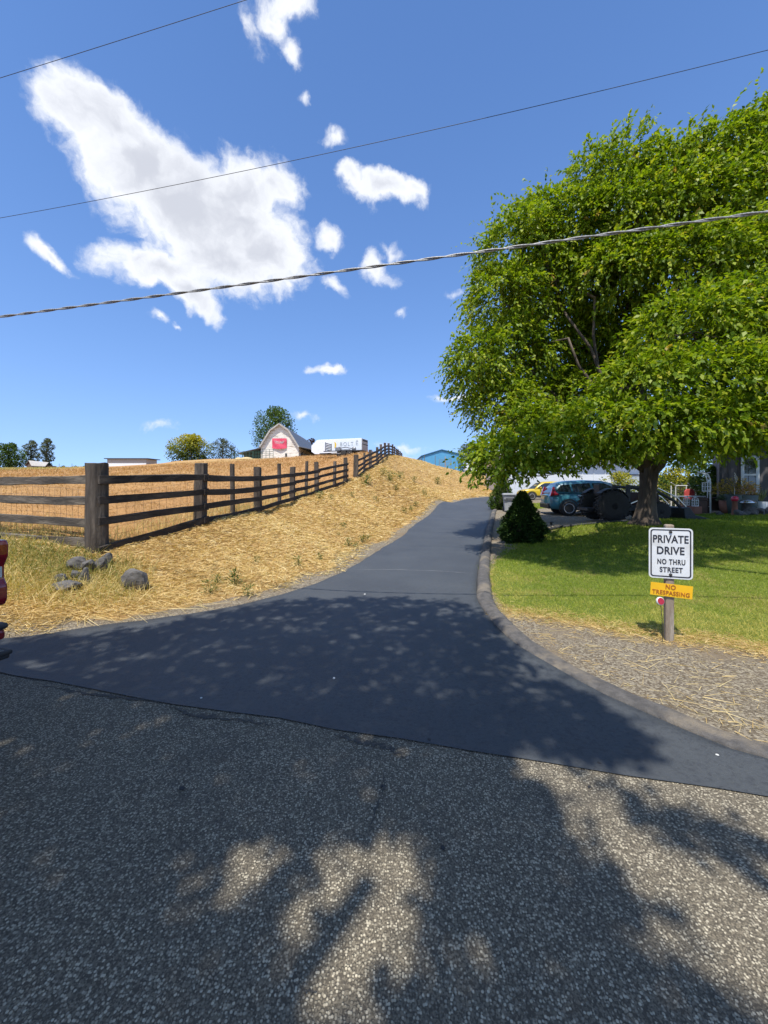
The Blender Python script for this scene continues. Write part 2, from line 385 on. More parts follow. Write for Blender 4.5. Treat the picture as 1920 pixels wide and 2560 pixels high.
GX,GY=np.meshgrid(xs,ys); gx=GX.ravel(); gy=GY.ravel()
gz=H(gx,gy); lawn,grav,field=zones(gx,gy)
ind=inpoly(gx,gy,DRIVE); ins=inpoly(gx,gy,STREET); paved=ind|ins
dd=np.minimum(pdist(gx,gy,LE),np.minimum(pdist(gx,gy,RE),pdist(gx,gy,SM)))
near=sstep(dd,.1,.8)*(1-paved)
amp=np.where(field>.5,.05,.045)*np.clip(1-grav*.65,0,1)*np.clip(1-lawn*.7,0,1)
def relief(x,y,near_,amp_): return wob(x*1.3,y*1.3)*amp_*near_
gz=gz+relief(gx,gy,near,amp)*np.clip(gy/8,.6,1.6)
gz=np.where(paved,gz-.06,gz)
nx=len(xs); idx=np.arange(nx*len(ys)).reshape(len(ys),nx)
Q=np.stack([idx[:-1,:-1],idx[:-1,1:],idx[1:,1:],idx[1:,:-1]],-1).reshape(-1,4)
# ground material
def ground_mat():
    m=bpy.data.materials.new('ground_cover'); m.use_nodes=True; t=m.node_tree; b=t.nodes['Principled BSDF']; b.inputs['Specular IOR Level'].default_value=.15; b.inputs['Roughness'].default_value=.95
    co=N(t,'ShaderNodeTexCoord').outputs['Object']; at=N(t,'ShaderNodeAttribute',attribute_name='zone'); sp=N(t,'ShaderNodeSeparateColor'); t.links.new(at.outputs['Color'],sp.inputs[0])
    n1=noise(t,co,1.1,5,.6).outputs['Fac']; n2=noise(t,co,9,6,.7).outputs['Fac']; n3=noise(t,co,45,5,.7).outputs['Fac']
    straw=mixc(t,mrange(t,n2,.3,.7),(.50,.33,.135),(.33,.205,.085)); straw=mixc(t,mrange(t,n1,.56,.7),straw,(.24,.165,.095))
    straw=mixc(t,mrange(t,n3,.5,.75),straw,(.20,.13,.06))
    mp=N(t,'ShaderNodeMapping'); mp.inputs['Rotation'].default_value=(0,0,.35); mp.inputs['Scale'].default_value=(.25,1.4,1); t.links.new(co,mp.inputs[0])
    n4=noise(t,mp.outputs[0],1.3,6,.65).outputs['Fac']; n5=noise(t,co,.035,3,.5).outputs['Fac']
    fld=mixc(t,mrange(t,n4,.3,.7),(.47,.265,.105),(.36,.195,.08)); fld=mixc(t,mrange(t,n2,.45,.8),fld,(.30,.17,.07)); fld=mixc(t,mrange(t,n5,.45,.7),fld,(.44,.29,.12))
    vo=N(t,'ShaderNodeTexVoronoi'); vo.inputs['Scale'].default_value=70; t.links.new(co,vo.inputs['Vector'])
    vs=N(t,'ShaderNodeSeparateColor'); t.links.new(vo.outputs['Color'],vs.inputs[0])
    grv=mixc(t,mrange(t,vs.outputs[0],.25,1.,0,1,False),(.15,.12,.085),(.38,.33,.245)); grv=mixc(t,mrange(t,n1,.48,.66),grv,(.22,.172,.118)); grv=mixc(t,mrange(t,n2,.55,.75),grv,(.36,.28,.17))
    lw=mixc(t,mrange(t,n2,.3,.7),(.11,.15,.025),(.17,.20,.04)); lw=mixc(t,mrange(t,n1,.5,.66),lw,(.23,.21,.06))
    c=mixc(t,mrange(t,mathn(t,'ADD',sp.outputs[2],mathn(t,'MULTIPLY_ADD',n2,.5,-.25)),.3,.7),straw,fld)
    c=mixc(t,mrange(t,mathn(t,'ADD',sp.outputs[1],mathn(t,'MULTIPLY_ADD',n2,.7,-.35)),.35,.65),c,grv)
    c=mixc(t,mrange(t,mathn(t,'ADD',sp.outputs[0],mathn(t,'MULTIPLY_ADD',n2,.7,-.35)),.35,.65),c,lw)
    t.links.new(c,b.inputs['Base Color'])
    bp=N(t,'ShaderNodeBump'); bp.inputs['Strength'].default_value=.8; bp.inputs['Distance'].default_value=.03
    hh=mathn(t,'ADD',mathn(t,'MULTIPLY',vo.outputs['Distance'],-.4),mathn(t,'MULTIPLY',n3,1.2)); t.links.new(hh,bp.inputs['Height']); t.links.new(bp.outputs[0],b.inputs['Normal'])
    return m
GM=ground_mat()
qc=Q.mean(1); fx=gx[Q].mean(1); fy=gy[Q].mean(1); fl=lawn[Q].mean(1); fg=grav[Q].mean(1); ff=field[Q].mean(1); fp=paved[Q].mean(1)
cls=np.zeros(len(Q),int); cls[ff>.5]=1; cls[fg>.5]=2; cls[fl>.5]=3
yardf=inpoly(fx,fy,YARD); cls[(cls==2)&yardf]=4
far=(cls==0)&((fy>60)|(fx>30)|(fy<-2)); cls[far]=1
zc=np.stack([lawn,grav,field,np.ones_like(lawn)],1)
for k,nm in enumerate(('straw_bank','field','gravel_shoulder','lawn','gravel_yard')):
    q=Q[cls==k]; u_,inv=np.unique(q,return_inverse=True)
    o=npmesh(nm,np.stack([gx[u_],gy[u_],gz[u_]],1),inv.reshape(-1,4),GM,smooth=True,kind='structure')
    a=o.data.attributes.new('zone','FLOAT_COLOR','POINT'); a.data.foreach_set('color',zc[u_].astype(np.float32).ravel())
# ---- street and driveway sheets
def chipseal():
    m=bpy.data.materials.new('chip_seal'); m.use_nodes=True; t=m.node_tree; b=t.nodes['Principled BSDF']; b.inputs['Roughness'].default_value=.85; b.inputs['Specular IOR Level'].default_value=.25
    co=N(t,'ShaderNodeTexCoord').outputs['Object']
    dn=noise(t,co,60,2,.5); ad=N(t,'ShaderNodeMix',data_type='VECTOR'); 
    vo=N(t,'ShaderNodeTexVoronoi'); vo.inputs['Scale'].default_value=105; vo.inputs['Randomness'].default_value=1; t.links.new(co,vo.inputs['Vector'])
    v2=N(t,'ShaderNodeTexVoronoi'); v2.inputs['Scale'].default_value=190; t.links.new(co,v2.inputs['Vector'])
    s1=N(t,'ShaderNodeSeparateColor'); t.links.new(vo.outputs['Color'],s1.inputs[0]); s2=N(t,'ShaderNodeSeparateColor'); t.links.new(v2.outputs['Color'],s2.inputs[0])
    big=noise(t,co,1.6,5,.6).outputs['Fac']; med=noise(t,co,14,4,.6).outputs['Fac']
    base=mixc(t,mrange(t,s2.outputs[1],.3,1.,0,1,False),(.088,.075,.056),(.225,.192,.138))
    chip=mixc(t,s1.outputs[1],(.17,.147,.108),(.56,.495,.365))
    sel=mathn(t,'MULTIPLY',mrange(t,s1.outputs[0],.36,.46),mrange(t,vo.outputs['Distance'],.62,.40))
    c=mixc(t,sel,base,chip); c=mixc(t,mathn(t,'MULTIPLY',mrange(t,mathn(t,'ADD',big,mathn(t,'MULTIPLY_ADD',med,.5,-.25)),.50,.75),.45),c,(.065,.06,.053))
    t.links.new(c,b.inputs['Base Color'])
    bp=N(t,'ShaderNodeBump'); bp.inputs['Strength'].default_value=.9; bp.inputs['Distance'].default_value=.006
    hh=mathn(t,'ADD',mathn(t,'MULTIPLY',sel,.8),mathn(t,'MULTIPLY',s2.outputs[2],.4)); t.links.new(hh,bp.inputs['Height']); t.links.new(bp.outputs[0],b.inputs['Normal'])
    return m
def sealcoat():
    m=bpy.data.materials.new('fresh_sealcoat'); m.use_nodes=True; t=m.node_tree; b=t.nodes['Principled BSDF']; b.inputs['Roughness'].default_value=.62; b.inputs['Specular IOR Level'].default_value=.4
    co=N(t,'ShaderNodeTexCoord').outputs['Object']
    n1=noise(t,co,.9,5,.6).outputs['Fac']; n2=noise(t,co,150,3,.7).outputs['Fac']; n3=noise(t,co,38,4,.7).outputs['Fac']
    c=mixc(t,mrange(t,n1,.3,.7),(.052,.058,.065),(.068,.075,.081)); c=mixc(t,mrange(t,n2,.60,.74),c,(.15,.15,.15)); c=mixc(t,mrange(t,n3,.30,.55,.6,0),c,(.028,.030,.036))
    t.links.new(c,b.inputs['Base Color'])
    bp=N(t,'ShaderNodeBump'); bp.inputs['Strength'].default_value=.7; bp.inputs['Distance'].default_value=.006; t.links.new(mathn(t,'ADD',n2,n3),bp.inputs['Height']); t.links.new(bp.outputs[0],b.inputs['Normal'])
    return m
CHIP=chipseal(); SEAL=sealcoat()
TARM=pmat('old_tar',(.045,.042,.038),(.10,.09,.075),60,.9,.6)
# street grid in (along, across) coordinates: far edge is the seam line with its wobble
seam_full=np.array([(-160,45.9),(-60,18.9),(-20,8.1)]+SM+[(20,-2.7),(60,-13.5),(160,-40.4)])
sx_=np.unique(np.r_[np.arange(-160,-8,8.),np.arange(-8,8,.2),np.arange(8,161,8.)])
sy_=np.interp(sx_,seam_full[:,0],seam_full[:,1]); rows=[]; sd=np.array([0,.15,.5,1.2,2.2,3.6,5.2,7.0,7.6])
PX=np.repeat(sx_[None],len(sd),0); PY=sy_[None]-sd[:,None]-np.where(sd[:,None]>0,.02*np.sin(sx_[None]*3),0)
PZ=H(PX,PY)+.010; PZ[0]-=.002
def grid_faces(r,c):
    i=np.arange(r*c).reshape(r,c); return np.stack([i[:-1,:-1],i[:-1,1:],i[1:,1:],i[1:,:-1]],-1).reshape(-1,4)
V=np.stack([PX.ravel(),PY.ravel(),PZ.ravel()],1); street=npmesh('street',V,grid_faces(*PX.shape)[:,::-1],CHIP,smooth=True,kind='structure')
nr,nc=260,26
Lr=resample(LE,nr)[::1]; Rr=resample(RE,nr)
# spend rows evenly by screen size: blend arc-length with seam end
Srow=resample(SM,nc)
tt=np.linspace(0,1,nc)
rng2=np.random.default_rng(3)
ragL=rng2.normal(0,.012,nr); ragR=rng2.normal(0,.008,nr); ragS=rng2.normal(0,.012,nc)
PX=np.zeros((nr,nc)); PY=np.zeros((nr,nc))
for i in range(nr):
    f_=sstep(np.array((i/(nr-1))),.80,1.0)
    a=Lr[i]+np.array([-ragL[i],0]); b_=Rr[i]
    straight=np.stack([a[0]+(b_[0]-a[0])*tt,a[1]+(b_[1]-a[1])*tt],1)
    base=np.stack([Srow[0,0]+(Srow[-1,0]-Srow[0,0])*tt,Srow[0,1]+(Srow[-1,1]-Srow[0,1])*tt],1)
    p=straight+(Srow-base)*float(f_); PX[i]=p[:,0]; PY[i]=p[:,1]
PY[-1]-=.04+np.abs(ragS)
PZ=H(PX,PY)+.016
# edge skirts
PX=np.c_[PX[:,:1]-.02,PX,PX[:,-1:]+.02]; PY=np.c_[PY[:,:1],PY,PY[:,-1:]]; PZ=np.c_[PZ[:,:1]-.05,PZ,PZ[:,-1:]-.05]
V=np.stack([PX.ravel(),PY.ravel(),PZ.ravel()],1); drive=npmesh('driveway',V,grid_faces(*PX.shape),SEAL,smooth=True,kind='structure')
# ---- strips lying on the paving
def strip(name,pts,w,mat,parent,dz,jit=.3,seg=14):
    P=resample(pts,seg); mb=MB(); vs=[]
    for i,p in enumerate(P):
        d=P[min(i+1,seg-1)]-P[max(i-1,0)]; n_=np.array([-d[1],d[0]])/max(np.hypot(*d),1e-6)
        ww=w*(.25+.75*math.sin(math.pi*min(max(i/(seg-1),.04),.96)))*(1+random.uniform(-jit,jit))/2; o_=n_*random.uniform(-jit,jit)*w*.6
        for s_ in (-1,1):
            q=p+o_+n_*ww*s_; vs.append((q[0],q[1],Hs(q[0],q[1])+dz))
    mb.add(vs,[(2*i,2*i+1,2*i+3,2*i+2) for i in range(seg-1)]); return mb.build(name,mat,parent)
def gp(*pp): return [tuple(hit(*p)[:2]) for p in pp]
for pts,w in ((gp((112,1718),(210,1737),(318,1751),(405,1761)),.028),(gp((418,1768),(486,1794),(590,1803),(683,1818)),.035),(gp((835,1842),(905,1862),(960,1872),(1015,1900)),.035),(gp((60,1698),(112,1704)),.03)):
    strip('tar_patch',pts,w,TARM,street,.0135,.8,40)
strip('crack',gp((960,1935),(958,1985),(935,2040),(925,2090)),.012,TARM,street,.016,.8)
strip('crack',gp((790,2490),(760,2560)),.012,TARM,street,.016,.8)
SCUF=pmat('pale_scuff',(.24,.25,.26),(.12,.13,.14),40,.8)
strip('scuff',gp((880,1426),(1000,1427),(1100,1430),(1186,1437)),.03,SCUF,drive,.0205,.5,24)
strip('scuff',gp((1082,1296),(1150,1299),(1212,1300)),.05,SCUF,drive,.0205,.5,16)
# ---- kerb on the right-hand side
KM=pmat('kerb_asphalt',(.125,.115,.105),(.075,.07,.066),14,.95,.9,50,c3=(.21,.175,.13),s3=2.2)
Kp=resample(RE,230); prof=[(-.02,-.03),(.0,.045),(.04,.075),(.11,.085),(.17,.06),(.24,-.03)]
mb=MB(); rings=[]
for i,p in enumerate(Kp):
    d=Kp[min(i+1,229)]-Kp[max(i-1,0)]; n_=np.array([-d[1],d[0]])/np.hypot(*d)
    fade=1-.8*sstep(np.array(i/229.),.875,.96)
    r=[]
    for a,h in prof:
        q=p+n_*(a+.012+random.uniform(-.012,.012)); r.append((q[0],q[1],Hs(q[0],q[1])+ (h*fade+.012*math.sin(i*.9) if h>0 else h)))
    rings.append(r)
mb.loft(rings); kerb=mb.build('kerb',KM,None,True); tag(kerb,kind='structure')
# ------------------------------------------------------------------ ground cover blades
def blades(name,P,Dv,L,Wd,mat,tint,parent=None,label=None,cat=None,bend=.25):
    """thin tapered blades: base pair + bent tip pair"""
    n_=len(P); up=np.array([0,0,1.]); Dv=Dv/np.linalg.norm(Dv,axis=1,keepdims=True)
    sd_=np.cross(Dv,rng.normal(size=(n_,3))); sd_/=np.linalg.norm(sd_,axis=1,keepdims=True)+1e-9
    tip=P+Dv*L[:,None]; tip[:,2]-=bend*L*rng.uniform(0,1,n_)
    w=(Wd/2)[:,None]
    V=np.stack([P-sd_*w,P+sd_*w,tip+sd_*w*.35,tip-sd_*w*.35],1).reshape(-1,3)
    Fc=np.arange(4*n_).reshape(-1,4)
    o=npmesh(name,V,Fc,mat,parent,np.repeat(tint,4)); tag(o,label,cat,kind='stuff'); return o
def scatter(n_,x0,x1,y0,y1,mask,power=1.6):
    """random ground points, denser towards the viewer's side of the area"""
    t=rng.uniform(0,1,n_*4); a=y0**(1-power); b_=y1**(1-power); y=(a+(b_-a)*t)**(1/(1-power)); x=rng.uniform(x0,x1,n_*4)
    k=mask(x,y); x=x[k][:n_]; y=y[k][:n_]
    nr_=sstep(np.minimum(pdist(x,y,LE),np.minimum(pdist(x,y,RE),pdist(x,y,SM))),.1,.8)
    l_,g_,f_=zones(x,y); am=np.where(f_>.5,.05,.045)*np.clip(1-g_*.65,0,1)*np.clip(1-l_*.7,0,1)
    z=H(x,y)+relief(x,y,nr_,am)*np.clip(y/8,.6,1.6)
    return x,y,z
STRAW=foliage('straw',[(.30,.18,.065),(.52,.345,.13),(.70,.52,.23),(.80,.66,.36)],.25,.6,.3)
DRYG=foliage('dry_grass',[(.10,.14,.03),(.32,.31,.09),(.60,.47,.18),(.78,.64,.33)],.3,.6,.3)
GRASS=foliage('lawn_grass',[(.085,.145,.013),(.19,.265,.024),(.32,.375,.045),(.58,.50,.14)],.4,.5,.3)
fence_line=[(-60,23),(-14,9.3),(-7.4,7.4)]+[(p[0],p[1]) for p in FW]
offroad=lambda x,y: ~(inpoly(x,y,DRIVE)|inpoly(x,y,STREET))
BANKP=[(p[0],p[1]) for p in FW]+[(6,58),(16,60),(22,44)]+LE[:-1]+[(-14,6.6),(-14,9.3),(-7.4,7.4)]
def mbank(x,y):
    r=inpoly(x,y,BANKP)&offroad(x,y); d=np.minimum(pdist(x,y,LE),pdist(x,y,SM)); return r&(d+wob(x*2,y*2)*.16>.33*rng.uniform(.6,2.2,x.shape))
x,y,z=scatter(190000,-14,18,3.6,60,mbank,1.9)
n_=len(x); az=rng.uniform(0,6.28,n_); el=rng.uniform(-.1,.55,n_); 
Dv=np.stack([np.cos(az)*np.cos(el)+.25,np.sin(az)*np.cos(el)-.1,np.sin(el)-.1],1)
blades('straw_litter',np.stack([x,y,z+rng.uniform(0,.045,n_)],1),Dv,rng.uniform(.05,.17,n_)*np.clip(y/12,.9,2.),np.clip(.0014*y,.0045,.035)*rng.uniform(.6,1.5,n_),STRAW,np.clip(rng.normal(.52,.27,n_)+wob(x*.8,y*.8)*.14,0,1),None,'loose golden straw and mown dry grass covering the bank beside the driveway','straw')
# standing dry and half-green grass on the verge left of the drive entrance
VERGE=[(-14,9.2),(-7.4,7.35),(-4.9,6.5),(-3.9,6.5),(-3.0,5.2),(-3.6,4.7),(-5.2,4.5),(-14,6.5)]
x,y,z=scatter(26000,-12,-2.6,4.3,9.2,lambda x,y: inpoly(x,y,VERGE)&(sdf(x,y,VERGE)>rng.uniform(0,.5,x.shape)),1.3)
n_=len(x); tn=np.clip(rng.normal(.70,.2,n_)-.42*sstep(wob(x*.9+3,y*.9)+.25*(y-5.6),.1,.7),0,1)
blades('verge_grass',np.stack([x,y,z-.01],1),np.stack([rng.normal(0,.45,n_),rng.normal(0,.45,n_),rng.uniform(.35,1.1,n_)],1),rng.uniform(.10,.32,n_),rng.uniform(.005,.012,n_),DRYG,tn,None,'tangled half-green dry grass on the verge below the corner post','grass',.5)
# taller uncut grass along the inside of the fence
FEN2=[(-14,9.3),(-7.4,7.4)]+[(p[0],p[1]) for p in FW[:10]]
x,y,z=scatter(15000,-14,-1.5,6.4,22,lambda x,y: inpoly(x,y,FIELD)&(pdist(x,y,FEN2)<rng.uniform(.05,.9,x.shape)),1.5)
n_=len(x)
blades('fence_line_grass',np.stack([x,y,z-.01],1),np.stack([rng.normal(0,.3,n_),rng.normal(0,.3,n_),rng.uniform(.6,1.1,n_)],1),rng.uniform(.10,.34,n_),np.clip(.0009*y,.005,.02),DRYG,np.clip(rng.normal(.72,.14,n_),0,1),None,'uncut dry grass standing along the foot of the wooden fence','grass',.3)
# stubble on the mown field
x,y,z=scatter(60000,-70,-1,6.8,75,lambda x,y: inpoly(x,y,FIELD)&(x>-1.02*y-2),1.7)
n_=len(x)
STUB=foliage('stubble',[(.36,.19,.075),(.47,.27,.11),(.57,.36,.16),(.62,.43,.2)],.25,.6,.3)
blades('field_stubble',np.stack([x,y,z-.01],1),np.stack([rng.normal(0,.6,n_),rng.normal(0,.6,n_),rng.uniform(.25,1,n_)],1),rng.uniform(.05,.12,n_)*np.clip(y/12,1,3.5),np.clip(.0012*y,.005,.06),STUB,np.clip(rng.normal(.45,.2,n_),0,1),None,'short mown orange stubble across the sloping field','stubble')
x,y,z=scatter(16000,-160,-30,40,190,lambda x,y: inpoly(x,y,TALL)&(x>-1.05*y),1.2)
n_=len(x)
blades('far_grass',np.stack([x,y,z-.05],1),np.stack([rng.normal(0,.25,n_),rng.normal(0,.25,n_),np.ones(n_)],1),rng.uniform(.2,.55,n_),np.clip(.0012*y,.03,.2),DRYG,np.clip(rng.normal(.5,.15,n_),0,1),None,'tall yellow-green grass at the far left edge of the field','grass')
# lawn
lawnm=lambda x,y: (sdf(x,y,LAWN)+wob(x*2,y*2)*.12>-.12+rng.uniform(-.1,.25,x.shape))&(x<1.05*y+1)
x,y,z=scatter(170000,1.0,18,3.2,16.4,lawnm,1.7)
n_=len(x); edge=sstep(.95-sdf(x,y,LAWN)+wob(x*1.4,y*1.4)*.3,0,.75)*sstep(7.5-y,-2,1.5)
tn=np.clip(rng.normal(.48,.17,n_)+.45*edge+.16*wob(x*.7,y*.7)+.18*sstep(6.2-y,0,2),0,1)
blades('lawn_blades',np.stack([x,y,z-.008],1),np.stack([rng.normal(0,.55,n_),rng.normal(0,.55,n_),rng.uniform(.4,1,n_)],1),rng.uniform(.03,.065,n_)*np.clip(y/7,.9,1.6),np.clip(.0011*y,.0035,.014),GRASS,tn,None,'short green lawn under the big tree yellowing along its front edge','grass',.3)
x,y,z=scatter(9000,6.5,14,20.5,26,lambda x,y: sdf(x,y,LAWN2)>0,1.1); n_=len(x)
blades('back_lawn_blades',np.stack([x,y,z-.008],1),np.stack([rng.normal(0,.5,n_),rng.normal(0,.5,n_),rng.uniform(.5,1,n_)],1),rng.uniform(.05,.1,n_),np.full(n_,.025),GRASS,np.clip(rng.normal(.62,.14,n_),0,1),None,'small sunlit green lawn patch between the bin and the yellow car','grass')
# stray straws on the shoulder at the right
SHO=[tuple(hit(*p)[:2]) for p in [(1250,1540),(1365,1550),(1481,1566),(1672,1605),(1920,1645),(1920,1890),(1700,1790),(1400,1640),(1290,1580)]]
x,y,z=scatter(420,1.2,4.4,2.0,5,lambda x,y: inpoly(x,y,SHO),1.2); n_=len(x); az=rng.normal(.2,.9,n_)
blades('stray_straw',np.stack([x,y,z+.012],1),np.stack([np.cos(az),np.sin(az),rng.uniform(-.02,.06,n_)],1),rng.choice([.04,.06,.1,.22],n_),rng.uniform(.002,.005,n_),STRAW,rng.uniform(.5,1,n_),None,'stray straws scattered over the gravel below the sign','straw',.0)
LE2=[p for p in LAWN[:7]]
x,y,z=scatter(12000,1.0,5,3.2,6,lambda x,y: (pdist(x,y,LE2)<rng.uniform(.0,.34,x.shape)),1.2); n_=len(x); az=rng.uniform(0,6.28,n_)
blades('dry_clippings',np.stack([x,y,z+.01],1),np.stack([np.cos(az),np.sin(az),rng.uniform(-.05,.35,n_)],1),rng.uniform(.04,.1,n_),rng.uniform(.003,.006,n_),STRAW,rng.uniform(.1,.9,n_),None,'dry tan grass clippings along the front edge of the lawn','straw')
x,y,z=scatter(1500,1.2,4.4,1.8,6,lambda x,y: (pdist(x,y,RE)<.29+rng.exponential(.09,x.shape))&(pdist(x,y,RE)>.27)&inpoly(x,y,YARD),1.2); n_=len(x); az=rng.uniform(0,6.28,n_)
blades('kerb_straw',np.stack([x,y,z+.01],1),np.stack([np.cos(az),np.sin(az),rng.uniform(-.05,.25,n_)],1),rng.uniform(.03,.1,n_),rng.uniform(.0025,.005,n_),STRAW,rng.uniform(.1,.9,n_),None,'thin line of straw caught behind the kerb','straw')
# ------------------------------------------------------------------ vegetation
def leafmesh(name,P,A,L,Wd,mat,tint,parent,nrm=None,fold=.25):
    n_=len(P); A=A/(np.linalg.norm(A,axis=1,keepdims=True)+1e-9)
    if nrm is None: nrm=np.array([0,0,1.])+rng.normal(0,.55,(n_,3))
    S=np.cross(A,nrm); S/=np.linalg.norm(S,axis=1,keepdims=True)+1e-9; U=np.cross(S,A)
    l=L[:,None]; w=(Wd/2)[:,None]; mid=P+A*l*.42
    V=np.stack([P,mid+S*w+U*w*fold,P+A*l-U*l*.12,mid-S*w+U*w*fold],1).reshape(-1,3)
    return npmesh(name,V,np.arange(4*n_).reshape(-1,4),mat,parent,np.repeat(tint,4))
def sprays(Pt,Dt,Lt,k,ll,lw,droop=.35,spread=.5):
    """k leaves along each drooping twig -> positions, axes, length, width"""
    n_=len(Pt); Dt=Dt/np.linalg.norm(Dt,axis=1,keepdims=True); t=(np.arange(k)+.5)/k
    pos=Pt[:,None]+Dt[:,None]*(Lt[:,None,None]*t[None,:,None]); pos[:,:,2]-=droop*Lt[:,None]*t[None]**2
    ax=Dt[:,None]*.75+rng.normal(0,spread,(n_,k,3)); ax[:,:,2]-=.45*(.4+t[None])
    L=rng.uniform(.7,1.15,(n_,k))*ll; return pos.reshape(-1,3),ax.reshape(-1,3),L.ravel(),(L*lw).ravel()
BARK=pmat('bark',(.10,.075,.055),(.045,.034,.026),7,.95,1.,18,stretch=(1,1,.22),c3=(.15,.115,.085),s3=3)
def limb(mb,p0,p1,r0,r1,seg=7,wig=.12,up=.0,n=8):
    p0=Vector(p0); p1=Vector(p1); L=(p1-p0).length; pts=[];
    for i in range(seg+1):
        t=i/seg; p=p0.lerp(p1,t); p+=Vector((random.uniform(-1,1),random.uniform(-1,1),random.uniform(-.6,.6)))*wig*L*.25*math.sin(math.pi*t); p.z+=up*L*math.sin(math.pi*t); pts.append(p)
    mb.tube(pts,[r0+(r1-r0)*(i/seg)**.8 for i in range(seg+1)],n); return pts
LEAF=foliage('tree_leaf',[(.05,.10,.006),(.125,.205,.009),(.235,.315,.014),(.39,.43,.03),(.42,.30,.06)],.44,.48,.32)
# ---- the big tree on the lawn
TB=hit(1612,1312); TB=Vector((7.62,11.2,Hs(7.62,11.2))); SCT=.82
tree=thing('shade_tree','big spreading green shade tree on the lawn behind the sign','tree',TB)
LOBES=[ # u, v, depth, half width px, half height px
 (1300,640,14.2,95,85),(1420,585,14.4,100,80),(1550,560,13.6,110,85),(1690,540,13.0,120,90),(1840,520,12.8,120,95),(1960,560,13,110,110),(2100,640,13.5,120,140),
 (1265,760,14.0,85,85),(1400,720,14.8,110,90),(1550,690,13.2,110,80),(1710,670,12.4,120,85),(1870,670,12.2,110,90),
 (1195,905,13.4,70,62),(1285,890,14.4,90,85),(1420,860,15.6,110,90),(1560,830,15,110,80),
 (1255,1020,13.4,75,70),(1360,1010,15.2,95,75),(1480,980,16,100,80),
 (1480,440,13.8,55,45),(1570,410,13.6,60,50),(1680,430,13.2,75,55),(1780,390,12.9,75,60),(1880,350,12.8,70,62),(1970,330,13,70,80),(1340,540,14.1,50,36),
 (1730,830,10.6,120,80),(1870,800,10.4,110,90),(1980,830,10.6,100,110),(1610,960,10.3,105,70),(1760,950,9.6,115,75),(1900,960,9.6,100,80),(2030,980,10,110,110),
 (1510,1070,10.4,105,62),(1650,1070,9.6,115,65),(1800,1070,9.4,110,70),(1930,1080,9.6,90,72),(1380,1120,10.6,95,55),(1270,1160,10.9,85,50),(1330,1190,11.1,80,38),(1450,1150,10.8,90,45),(1560,1150,10.6,80,42),(2080,1090,10.5,110,80),
 (1225,1150,11.0,45,48),(1660,1140,11,70,35),(1790,1120,11.5,80,35),
 (1330,1060,12.4,60,45),(1180,950,13.4,40,40)]
Lc=[];Lr_=[]
for u,v,Y,a,b_ in LOBES:
    Y=Y*SCT; p=px(u,v,Y); s_=Y/F; Lc.append(p); Lr_.append((a*s_,(a+b_)*.55*s_,b_*s_))
# far side of the crown
for (x,y,z,r) in ((5.5,17.5,5.5,2.0),(8,19,6.5,2.3),(11,19.5,7,2.4),(14,18.5,7,2.4),(6.5,17.5,8.5,2.0),(9.5,18.5,10,2.3),(12.5,18,10.5,2.3),(15.5,16,9,2.4),(16,13.5,6.5,2.4),(15,15,12,2.),(11,16,13,2.0),(8,15.8,11.5,2.),(16,11,8,2.2),(17,12,5,1.8),(12,20,5,1.6),(7,20,4.6,1.6)):
    Lc.append(np.array([(x-9.3)*.82+7.6,(y-13.7)*.55+11.2,(z-1.6)*.82+1.6])); Lr_.append((r*.8,r*.7,r*.65))
Lc=np.array(Lc); Lr_=np.array(Lr_)
area=(Lr_[:,0]*Lr_[:,2])**.9; wts=np.r_[area[:len(LOBES)],area[len(LOBES):]*.35]; ntw=30000
pick=rng.choice(len(Lc),ntw,p=wts/wts.sum())
dirs=rng.normal(size=(ntw,3)); dirs/=np.linalg.norm(dirs,axis=1,keepdims=True); dirs[:,2]=np.where((dirs[:,2]<-.25)&(rng.uniform(size=ntw)<.6),-dirs[:,2],dirs[:,2])
rad=rng.uniform(.5,1.,ntw)**.5; lump=1+.22*wob(dirs[:,0]*3+pick,dirs[:,1]*3+dirs[:,2]*4)
Pt=Lc[pick]+dirs*Lr_[pick]*(rad*lump)[:,None]
Dt=dirs*.9+rng.normal(0,.35,(ntw,3)); Dt[:,2]-=.25
Lt=rng.uniform(.24,.52,ntw)*np.where(rng.uniform(size=ntw)<.1,1.7,1.)
upz=(dirs[:,2]>.25)&(rng.uniform(size=ntw)<.16); Lt=np.where(upz,Lt*1.45,Lt); Dt[:,2]+=np.where(upz,.6,0)
out_=(np.abs(dirs[:,2])<.5)&(rng.uniform(size=ntw)<.16); Lt=np.where(out_,Lt*1.5,Lt)
# lower limbs are lifted: nothing hangs below this line of the crown's underside
tipz=Pt[:,2]+Dt[:,2]/np.linalg.norm(Dt,axis=1)*Lt-.4*Lt-.06; tu=CX+F*Pt[:,0]/Pt[:,1]; tv=HZ-F*(tipz-EYE)/Pt[:,1]
lim=np.interp(tu,[1150,1180,1240,1310,1345,1450,1500,1600,1700,1800,1900,2000],[1170,1235,1232,1222,1198,1190,1185,1172,1166,1178,1148,1150])
kk=tv<lim+rng.normal(0,8,ntw); Pt=Pt[kk]; Dt=Dt[kk]; Lt=Lt[kk]; ntw=len(Pt)
ks=9; pos,ax,L,Wd=sprays(Pt,Dt,Lt,ks,.124,.55,.4,.45)
tint=np.clip(rng.normal(.42,.16,len(pos))+np.repeat(rng.normal(0,.1,ntw)+.0,ks),0,.82)
dead=np.repeat(rng.uniform(size=ntw)<.004,ks); tint=np.where(dead,1.,tint)
leafmesh('crown',pos-np.array(TB),ax,L,Wd,LEAF,tint,tree)
mb=MB(); t0=Vector((0,0,-.15))
tp=[(0,0,-.2),(0,0,.05),(.02,0,.25),(.06,0,.65),(.10,0,1.15),(.16,.02,1.7),(.2,.05,2.05)]
trunk=MB(); tr_r=[.46,.38,.27,.215,.205,.24,.19]; nsg=18
